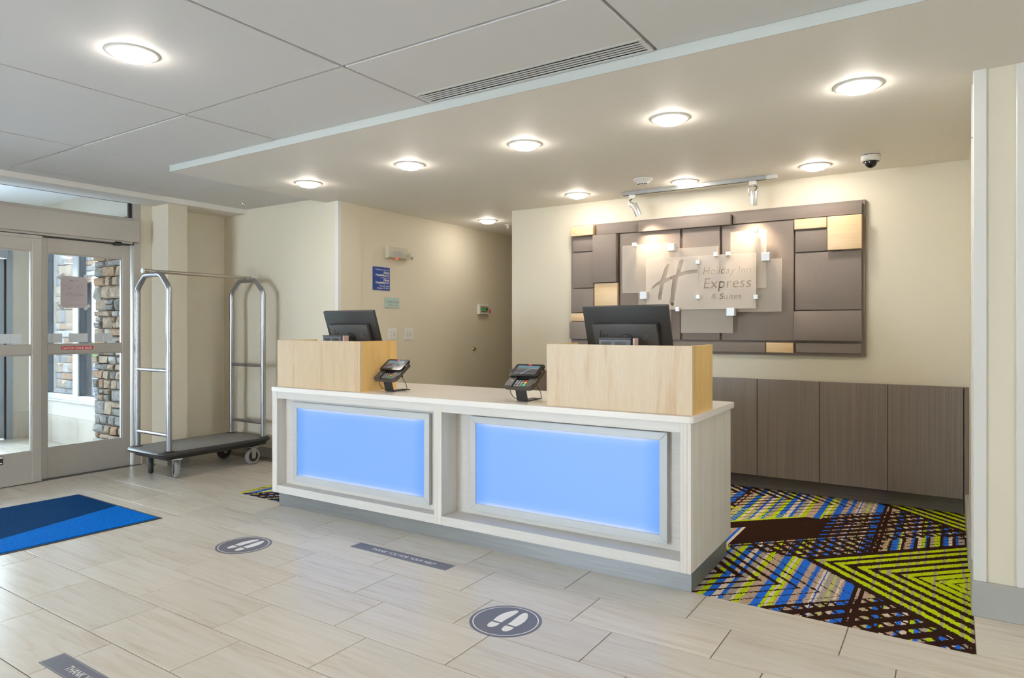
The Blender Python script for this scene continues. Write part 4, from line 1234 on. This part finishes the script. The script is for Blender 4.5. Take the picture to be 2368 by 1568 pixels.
floor_strip('slate thank you strip on the floor in front of the desk', 0.920, 1.643, 1.090, 1.180)
floor_strip('slate thank you strip at the lower left, cut off by the photo', 0.946, 1.669, -0.545, -0.452)

# ================================================================== WALL SIGN
KS = 1.0259
SX = lambda x: 3.9108 + (x - 3.9108) * KS
SZ = lambda z: 1.2992 + (z - 1.2992) * KS
sign = thing('wall_sign', 'large taupe and maple block wall sign with frosted lettered panels', 'sign', (SX(2.186), YB, SZ(1.65)))
SO = Vector(sign.location)
def sbox(name, x0, x1, z0, z1, yf, m, yb=3.8605, bev=0.004, par=None):
    return boxo(name, (SX(x0) - SO.x, SX(x1) - SO.x, yf - SO.y, yb - SO.y, SZ(z0) - SO.z, SZ(z1) - SO.z), m, par or sign, bev, 2)
sbox('backing_board', 0.992, 3.381, 1.084, 2.218, 3.861, M_FELT, 3.899, 0.002)
Y0_, Y1_, Y2_ = 3.832, 3.817, 3.797
GR = [(1.259, 1.66, 2.117, 2.200, Y0_), (1.666, 2.441, 2.109, 2.192, Y2_), (2.450, 3.361, 2.115, 2.196, Y0_),
      (1.020, 1.228, 1.980, 2.109, Y0_), (1.020, 1.230, 1.652, 1.970, Y0_), (1.012, 1.238, 1.432, 1.643, Y1_), (1.005, 1.238, 1.194, 1.347, Y2_), (1.012, 1.238, 1.106, 1.182, Y0_),
      (1.236, 1.461, 1.692, 2.112, Y2_), (1.246, 1.461, 1.194, 1.482, Y0_),
      (1.486, 2.021, 1.197, 2.108, Y0_), (2.043, 2.347, 1.197, 2.107, Y0_), (2.367, 2.902, 1.197, 2.106, Y0_),
      (1.250, 2.698, 1.104, 1.181, Y1_), (2.916, 3.358, 1.109, 1.180, Y0_),
      (2.913, 3.131, 1.863, 2.022, Y0_), (2.912, 3.358, 1.428, 1.853, Y0_), (2.904, 3.361, 1.199, 1.419, Y1_)]
for x0, x1, z0, z1, yf in GR: sbox('taupe_block', x0, x1, z0, z1, yf, M_FELT)
for x0, x1, z0, z1, yf in ((1.018, 1.241, 2.119, 2.204, Y2_), (1.009, 1.236, 1.355, 1.424, Y1_), (1.246, 1.466, 1.484, 1.686, Y1_), (2.706, 2.900, 1.106, 1.181, Y1_), (2.909, 3.130, 2.033, 2.108, Y1_), (3.139, 3.362, 1.862, 2.106, Y2_)):
    sbox('maple_block', x0, x1, z0, z1, yf, M_MAPLEH, 3.8605, 0.0015)
# frosted sheets; letters of the lettered sheets are cut right through
def sheet(name, x0, x1, z0, z1, yf, holes=(), texts=()):
    cu = bpy.data.curves.new(name, 'CURVE'); cu.dimensions = '2D'; cu.fill_mode = 'BOTH'; cu.extrude = 0.003; cu.resolution_u = 3
    def poly(pts):
        s = cu.splines.new('POLY'); s.points.add(len(pts) - 1); s.use_cyclic_u = True
        for p, q in zip(s.points, pts): p.co = (q[0], q[1], 0, 1)
    X0, X1, Z0, Z1 = SX(x0) - SO.x, SX(x1) - SO.x, SZ(z0) - SO.z, SZ(z1) - SO.z
    poly([(X0, Z0), (X1, Z0), (X1, Z1), (X0, Z1)])
    for h in holes: poly([(SX(a) - SO.x, SZ(b) - SO.z) for a, b in h])
    for body, size, tx, tz, width, shear in texts:
        tcu = bpy.data.curves.new('t', 'FONT'); tcu.body = body; tcu.size = size; tcu.shear = shear; tcu.resolution_u = 3
        to = bpy.data.objects.new('t', tcu); COL.objects.link(to)
        dg = bpy.context.evaluated_depsgraph_get()
        src = to.to_curve(dg)
        xs = [p.co.x for sp_ in src.splines for p in (sp_.bezier_points if sp_.type == 'BEZIER' else sp_.points)]
        k = (width * KS) / (max(xs) - min(xs)); xm = min(xs)
        bx0, bz0 = SX(tx) - SO.x, SZ(tz) - SO.z
        f = lambda v: (bx0 + (v[0] - xm) * k, bz0 + v[1], 0)
        for sp_ in src.splines:
            if sp_.type != 'BEZIER': continue
            ns = cu.splines.new('BEZIER'); ns.bezier_points.add(len(sp_.bezier_points) - 1); ns.use_cyclic_u = True; ns.resolution_u = 3
            for a, b in zip(ns.bezier_points, sp_.bezier_points):
                a.handle_left_type = a.handle_right_type = 'FREE'
                a.co = f(b.co); a.handle_left = f(b.handle_left); a.handle_right = f(b.handle_right)
        to.to_curve_clear(); bpy.data.objects.remove(to); bpy.data.curves.remove(tcu)
    o = bpy.data.objects.new('t', cu); COL.objects.link(o)
    dg = bpy.context.evaluated_depsgraph_get()
    me = bpy.data.meshes.new_from_object(o.evaluated_get(dg))
    bpy.data.objects.remove(o); bpy.data.curves.remove(cu)
    me.materials.clear(); me.materials.append(M_FROST2 if name == 'lettered_sheet' else M_FROST); me.materials.append(M_FROSTEDGE)
    for p in me.polygons: p.material_index = 0 if abs(p.normal.z) > 0.6 else 1
    me.transform(plane_M((0, yf - SO.y, 0), (1, 0, 0), (0, 0, 1)))
    me.name = name
    return link(name, me, None, sign)
YBk, YFr = 3.760, 3.730
sheet('frosted_sheet', 1.541, 1.959, 1.590, 1.995, YBk)
sheet('frosted_sheet', 1.962, 2.350, 1.50, 1.943, YBk + .012)
sheet('frosted_sheet', 2.452, 2.719, 1.60, 2.043, YBk)
sheet('frosted_sheet', 2.400, 2.828, 1.417, 1.818, YBk + .010)
sheet('frosted_sheet', 2.054, 2.468, 1.253, 1.50, YBk)
sheet('frosted_sheet', 1.684, 1.965, 1.286, 1.588, YBk + .006)
HL = [(1.972, 1.822), (1.957, 1.821), (1.944, 1.815), (1.931, 1.802), (1.921, 1.780), (1.888, 1.684), (1.852, 1.664), (1.826, 1.642), (1.813, 1.622), (1.811, 1.613), (1.826, 1.619), (1.846, 1.634), (1.883, 1.648),
      (1.866, 1.544), (1.870, 1.528), (1.897, 1.521), (1.923, 1.660), (1.991, 1.690), (1.965, 1.500), (1.972, 1.484), (1.986, 1.475), (2.002, 1.473), (2.043, 1.706),
      (2.10, 1.724), (2.16, 1.731), (2.2015, 1.733), (2.2015, 1.763), (2.14, 1.760), (2.06, 1.746), (2.091, 1.844), (2.076, 1.848), (2.059, 1.845), (2.046, 1.831), (2.036, 1.802), (2.020, 1.729), (1.937, 1.702)]
sheet('lettered_sheet', 1.766, 2.2065, 1.443, 1.868, YFr, holes=[HL])
sheet('lettered_sheet', 2.2095, 2.651, 1.443, 1.868, YFr, texts=[('Holiday Inn', 0.082, 2.245, 1.718, 0.368, 0.16), ('Express', 0.120, 2.248, 1.607, 0.368, 0.14), ('& Suites', 0.066, 2.310, 1.520, 0.232, 0.14)])
M_CUBE = mat('satin_cube', (0.52, 0.54, 0.56), 0.4, 0.3)
def cube(x, z, s, yf):
    k = bmesh.new(); h = s / 2
    bx(k, SX(x) - SO.x - h, SX(x) - SO.x + h, yf - SO.y, yf - SO.y + s, SZ(z) - SO.z - h, SZ(z) - SO.z + h, 0.0015)
    bx(k, SX(x) - SO.x - h * .35, SX(x) - SO.x + h * .35, yf - SO.y + s, 3.834 - SO.y, SZ(z) - SO.z - h * .35, SZ(z) - SO.z + h * .35)
    obj('standoff', k, M_CUBE, sign)
for x, z in ((1.666, 1.992), (2.652, 2.039), (2.349, 1.870), (2.444, 1.870), (2.209, 1.818), (2.209, 1.540), (2.654, 1.528), (2.041, 1.444)): cube(x, z, 0.033, 3.703)
for x, z in ((1.990, 1.949), (2.728, 1.828), (1.755, 1.563), (2.468, 1.417)): cube(x, z, 0.062, 3.690)

# ================================================================== CABINETS UNDER THE SIGN
CW = 0.4567
names = ['taupe wood-grain base cabinet, first from the right pillar', 'taupe wood-grain base cabinet, second from the right pillar', 'taupe wood-grain base cabinet, third from the right pillar',
         'taupe wood-grain base cabinet showing just right of the desk and behind it', 'taupe wood-grain base cabinet behind the right-hand maple box', 'taupe wood-grain base cabinet hidden behind the middle of the desk',
         'taupe wood-grain base cabinet behind the right-hand payment terminal']
rxe = 3.968
for k in range(8):
    x1 = rxe - CW * k; x0 = x1 - CW
    lab = names[k] if k < 6 else ('taupe wood-grain base cabinet hidden behind the countertop beside the right-hand terminal' if k == 6 else names[6])
    r = thing('base_cabinet', lab, 'cabinet', (x0, 3.855, 0), 0, 'taupe base cabinets along the back wall')
    boxo('door', (0.0022, CW - 0.0022, 0.0, 0.02, 0.115, 0.886), M_CAB, r, 0.0012)
    boxo('carcass', (0, CW, 0.022, 0.104, 0.115, 0.880), M_CABK, r)
    boxo('toe_kick', (0, CW, 0.068, 0.104, 0.0, 0.114), M_CABK, r)
r = thing('filler_panel', 'narrow taupe filler panel between the cabinets and the right pillar', 'panel', (3.972, 3.855, 0))
boxo('panel', (0.0, 0.027, 0.0, 0.02, 0.115, 0.886), M_CAB, r, 0.001); boxo('toe_kick', (0, 0.027, 0.068, 0.1, 0.0, 0.114), M_CABK, r); boxo('carcass', (0, .027, .022, .1, .115, .88), M_CABK, r)
r = thing('filler_panel', 'narrow taupe filler panel at the corridor end of the cabinets', 'panel', (0.219, 3.855, 0))
boxo('panel', (0.0, 0.088, 0.0, 0.02, 0.115, 0.886), M_CAB, r, 0.001); boxo('toe_kick', (0, 0.088, 0.068, 0.1, 0.0, 0.114), M_CABK, r); boxo('carcass', (0, .088, .022, .1, .115, .88), M_CABK, r)

# ================================================================== TRACK LIGHTS
TY = 3.655
tk = thing('track_rail', 'grey ceiling track rail above the wall sign', 'track', (2.155, TY, ZS))
bm = bmesh.new(); bx(bm, -0.625, 0.56, -0.018, 0.018, -0.030, 0.0, 0.001)
obj('rail', bm, M_TRACK, tk)
boxo('end_feed', (0.5605, 0.637, -0.018, 0.018, -0.030, 0.0), mat('track_feed', (0.52, 0.52, 0.51), 0.4), tk, 0.001)
boxo('slot', (-0.62, 0.555, -0.006, 0.006, -0.0304, -0.029), M_BLACKHOLE, tk)
def spot(label, x, d, cable):
    r = thing('track_spot', label, 'spotlight', (x, TY, ZS - 0.030), 0, 'spotlights on the track rail')
    bm = bmesh.new(); bx(bm, -0.026, 0.026, -0.016, 0.016, -0.030, 0.0, 0.002); lathe(bm, [(0.010, -0.030), (0.010, -0.036)], seg=10)
    obj('adapter', bm, M_WHITEP, r)
    d = Vector(d).normalized(); top = Vector((0.012, 0, -0.075)); tip = top + d * 0.112
    bm = bmesh.new(); lathe(bm, [(0.027, 0.0), (0.0285, 0.003), (0.0285, 0.110), (0.026, 0.112), (0.024, 0.106)], top, d, 24, True, False)
    obj('head', bm, M_SPOTM, r)
    bm = bmesh.new(); lathe(bm, [(0.0245, 0.1065), (0.0, 0.1065)], top, d, 20, False, False)
    obj('lens', bm, M_SPOTLENS, r)
    bm = bmesh.new(); side = d.cross(Vector((0, 1, 0))).normalized()
    if side.length < .1: side = Vector((1, 0, 0))
    tube(bm, rounded([(0, 0, -0.034), (-0.030, 0, -0.040), (-0.032, 0, -0.088), tuple(top + d * 0.035 - side * 0.0 + Vector((-0.032, 0, 0)))], 0.006), 0.0022, 6)
    obj('yoke', bm, M_CHROME, r)
    bm = bmesh.new(); tube(bm, rounded([(0.002, 0, -0.034), cable, tuple(top + Vector((0.002, 0, -0.001)))], 0.012), 0.0032, 6)
    obj('cable', bm, M_BLACK, r)
    ld = bpy.data.lights.new('spot_lamp', 'SPOT'); ld.energy = 30; ld.color = (1.0, 0.80, 0.58); ld.spot_size = math.radians(100); ld.spot_blend = 1.0; ld.shadow_soft_size = 0.022
    lo = bpy.data.objects.new('spot_lamp', ld); COL.objects.link(lo); lo.parent = r; lo.location = tip + d * 0.004
    lo.rotation_euler = d.to_track_quat('-Z', 'Y').to_euler()
spot('silver cylindrical track spotlight at the entrance end of the rail, tilted sideways', 1.616, (0.36, 0.20, -1.0), (-0.030, 0, -0.050))
spot('silver cylindrical track spotlight at the right end of the rail, hanging nearly upright', 2.612, (-0.12, 0.20, -1.0), (0.038, 0, -0.048))

# ================================================================== CEILING AND WALL FITTINGS
r = thing('smoke_detector', 'white smoke detector on the ceiling behind the track rail', 'smoke detector', (1.876, 3.253, ZS))
bm = bmesh.new(); lathe(bm, [(0.076, 0.0), (0.076, -0.006), (0.066, -0.012), (0.048, -0.026), (0.038, -0.043), (0.034, -0.047), (0.0, -0.048)], seg=32); obj('housing', bm, M_WHITEP, r)
bm = bmesh.new()
for k in range(5):
    a0 = -2.5 + k * 0.5
    tube(bm, [(0.0385 * math.cos(a0 + .08 * q), 0.0385 * math.sin(a0 + .08 * q), -0.0425) for q in range(5)], 0.0035, 5)
obj('sensing_slots', bm, M_BLACKHOLE, r)
r = thing('dome_camera', 'white and black dome security camera on the ceiling near the right pillar', 'security camera', (3.444, 3.403, ZS))
bm = bmesh.new(); lathe(bm, [(0.058, 0), (0.058, -0.004)], seg=32); obj('mount_gasket', bm, M_BLACK, r)
bm = bmesh.new(); lathe(bm, [(0.059, -0.004), (0.060, -0.006), (0.060, -0.036), (0.054, -0.043), (0.040, -0.046), (0, -0.046)], seg=32); obj('body', bm, M_WHITEP, r)
bm = bmesh.new(); lathe(bm, [(0.0585, -0.038), (0.050, -0.0455), (0.038, -0.0475)], seg=32, cap0=False, cap1=False); obj('collar', bm, M_BLACK, r)
bm = bmesh.new(); lathe(bm, [(0.038 * math.cos(t_), -0.046 - 0.040 * math.sin(t_)) for t_ in [k * PI / 2 / 8 for k in range(9)]], seg=28, cap0=False); obj('dome', bm, mat('smoked_dome', (0.01, 0.009, 0.012), 0.06), r)
def sprinkler(label, x, y, z, red):
    r = thing('sprinkler', label, 'sprinkler', (x, y, z), 0, 'ceiling sprinklers')
    bm = bmesh.new(); lathe(bm, [(0.036, 0), (0.034, -0.004), (0.014, -0.008)], seg=20); obj('escutcheon', bm, M_WHITEP, r)
    bm = bmesh.new(); cyl(bm, (0, 0, -0.008), (0, 0, -0.014), 0.010, 10)
    tube(bm, rounded([(-0.006, 0, -0.012), (-0.013, 0, -0.026), (0, 0, -0.042)], .006), 0.0028, 6); tube(bm, rounded([(0.006, 0, -0.012), (0.013, 0, -0.026), (0, 0, -0.042)], .006), 0.0028, 6)
    lathe(bm, [(0.014, -0.0425), (0.014, -0.044)], seg=14)
    obj('frame', bm, M_WHITEP if not red else M_CHROME, r)
    bm = bmesh.new(); cyl(bm, (0, 0, -0.014), (0, 0, -0.036), 0.0028, 8); obj('bulb', bm, M_RED, r)
sprinkler('small fire sprinkler in the ceiling above the luggage cart', -1.788, 2.273, ZC, True)
sprinkler('small white fire sprinkler in the corridor ceiling', -0.311, 4.631, ZS, False)

M_EMERG = mat('ivory_plastic', (0.60, 0.57, 0.46), 0.45)
r = thing('emergency_light', 'two-headed emergency light with a red indicator high on the corridor wall', 'emergency light', (XC, 3.316, 1.985))
bm = bmesh.new(); prism(bm, [(0.0, 0.0), (0.052, 0.004), (0.060, 0.014), (0.060, 0.108), (0.052, 0.115), (0.0, 0.115)], 0.27, 'y', -0.135)
obj('housing', bm, M_EMERG, r)
def lamp_head(y, z, rz, rx):
    h = bmesh.new(); prism(h, rrect(-0.060, 0.060, -0.033, 0.033, 0.012), 0.022, 'x', 0.0)
    o = obj('lamp_head', h, M_EMERG, r, (0.066, y, z), (rx, 0.25, rz))
    q = bmesh.new()
    prism(q, rrect(-0.053, 0.053, -0.027, 0.027, 0.009), 0.002, 'x', 0.022)
    for k in range(6): bx(q, 0.024, 0.0255, -0.05, 0.05, -0.024 + .009 * k, -0.020 + .009 * k)
    obj('lamp_lens', q, mat('ribbed_lens', (0.50, 0.48, 0.45), 0.3), o)
lamp_head(-0.035, 0.048, -0.25, 0.12); lamp_head(0.185, 0.052, 0.75, -0.2)
boxo('indicator', (0.04, 0.062, -0.022, -0.008, -0.006, 0.006), M_REDGLOW, r)
bm = bmesh.new(); cyl(bm, (0.03, 0.12, 0.045), (0.066, 0.15, 0.05), 0.012, 10); obj('swivel', bm, M_EMERG, r)

r = thing('blue_notice_sign', 'square blue property notice sign with white lettering on the corridor wall', 'sign', (XC, 3.132, 1.664))
boxo('plate', (0.0, 0.006, -0.1165, 0.1165, 0.0, 0.228), M_BLUESIGN, r)
for s, sz, z, b in (('This Property is Owned by', 0.0185, 0.196, 0), ('Falcon', 0.031, 0.166, 0.0008), ('Hospitality LLC', 0.031, 0.139, 0.0008), ('and Operated by', 0.0185, 0.118, 0),
                    ('Falcon', 0.031, 0.092, 0.0008), ('Hospitality LLC', 0.031, 0.065, 0.0008), ('190 Cook Street', 0.021, 0.036, 0.0002), ('Abingdon, VA 24210', 0.021, 0.014, 0.0002)):
    text_obj('lettering', s, sz, M_WHITEPRINT, r, plane_M((0.0065, 0.106, z), (0, 1, 0), (0, 0, 1)), 'RIGHT', bold=b, spacing=0.95)
r = thing('manager_sign', 'small mint glass manager on duty sign below the blue notice sign', 'sign', (XC, 3.283, 1.494))
boxo('plate', (0.0, 0.007, -0.103, 0.103, 0.0, 0.102), M_MINT, r, 0.001)
boxo('name_slot', (0.007, 0.0078, -0.103, 0.103, 0.005, 0.043), mat('mint_slot', (0.50, 0.63, 0.60), 0.3), r)
text_obj('lettering', 'Manager On Duty', 0.0235, M_GREYPRINT, r, plane_M((0.0082, 0.096, 0.052), (0, 1, 0), (0, 0, 1)), 'RIGHT', width=0.16)
text_obj('lettering', 'Barbara Caron', 0.0235, M_GREYPRINT, r, plane_M((0.0082, 0.096, 0.020), (0, 1, 0), (0, 0, 1)), 'RIGHT', width=0.145)

def switch(label, y, proto=[None]):
    if proto[0]:
        r = copy_tree(proto[0]); r.location = (XC, y, 1.169); r['label'] = label; return r
    r = thing('light_switch', label, 'switch', (XC, y, 1.169), 0, 'double switch plates on the corridor wall')
    boxo('plate', (0.0, 0.007, -0.064, 0.064, 0.0, 0.119), M_WHITEP, r, 0.002)
    for dy in (-0.023, 0.023):
        bm = bmesh.new(); prism(bm, [(0.007, 0.044), (0.007, 0.070), (0.018, 0.070), (0.020, 0.064)], 0.010, 'y', dy - .005); obj('toggle', bm, M_WHITEP, r)
        boxo('toggle_slot', (0.0068, 0.0074, dy - .008, dy + .008, 0.042, 0.073), mat('slot_grey', (0.5, 0.47, 0.44), 0.5), r)
        boxo('printed_label', (0.007, 0.0073, dy - .017, dy + .015, 0.078, 0.0815), M_GREYPRINT, r)
        for z in (0.02, 0.10):
            bm = bmesh.new(); lathe(bm, [(0.0028, 0.0066), (0.0028, 0.0076)], (0, dy, z), (1, 0, 0), 8); obj('screw', bm, M_CHROME, r)
    proto[0] = r; return r
switch('white double switch plate half hidden by the left maple box', 3.287)
switch('white double switch plate farther along the corridor wall', 3.533)
switch('white double switch plate almost wholly behind the monitor', 3.035)

r = thing('alarm_keypad', 'small alarm panel with a green display and a red key tag on the corridor wall', 'control panel', (XC, 4.830, 1.452))
boxo('box', (0.0, 0.032, -0.093, 0.093, 0.0, 0.115), M_WHITEP, r, 0.004)
boxo('face', (0.032, 0.0335, -0.070, 0.078, 0.022, 0.096), mat('panel_face', (0.35, 0.34, 0.31), 0.5), r)
boxo('display', (0.0335, 0.0345, -0.046, 0.026, 0.044, 0.070), M_GREENLCD, r)
bm = bmesh.new()
for k in range(4): bx(bm, 0.0335, 0.036, -0.05 + .026 * k, -0.036 + .026 * k, 0.028, 0.038)
bx(bm, 0.0335, 0.0345, -0.064, 0.075, 0.072, 0.0735); bx(bm, .0335, .0345, 0.036, 0.072, 0.048, 0.07)
obj('buttons', bm, M_DARKGREY, r)
boxo('label_strip', (0.0335, 0.0345, -0.06, 0.03, 0.076, 0.086), mat('amber_strip', (0.4, 0.3, 0.14), 0.5), r)
bm = bmesh.new(); cyl(bm, (0.0335, 0.062, 0.080), (0.055, 0.066, 0.078), 0.008, 12); obj('key', bm, M_BRASS, r)
bm = bmesh.new(); prism(bm, rrect(0.085, 0.103, 0.012, 0.062, 0.008), 0.004, 'x', 0.050); obj('key_tag', bm, mat('red_tag', (0.65, 0.01, 0.01), 0.35), r)
r = thing('wall_lock', 'round brass lock cylinder on the corridor wall', 'lock', (XC, 4.665, 1.045))
bm = bmesh.new(); lathe(bm, [(0.026, 0.0), (0.026, 0.004), (0.018, 0.012), (0.016, 0.026), (0.0, 0.028)], (0, 0, 0), (1, 0, 0), 20); obj('rose', bm, M_BRASS, r)
boxo('keyhole', (0.0275, 0.0285, -0.002, 0.002, -0.008, 0.008), M_BLACKHOLE, r)
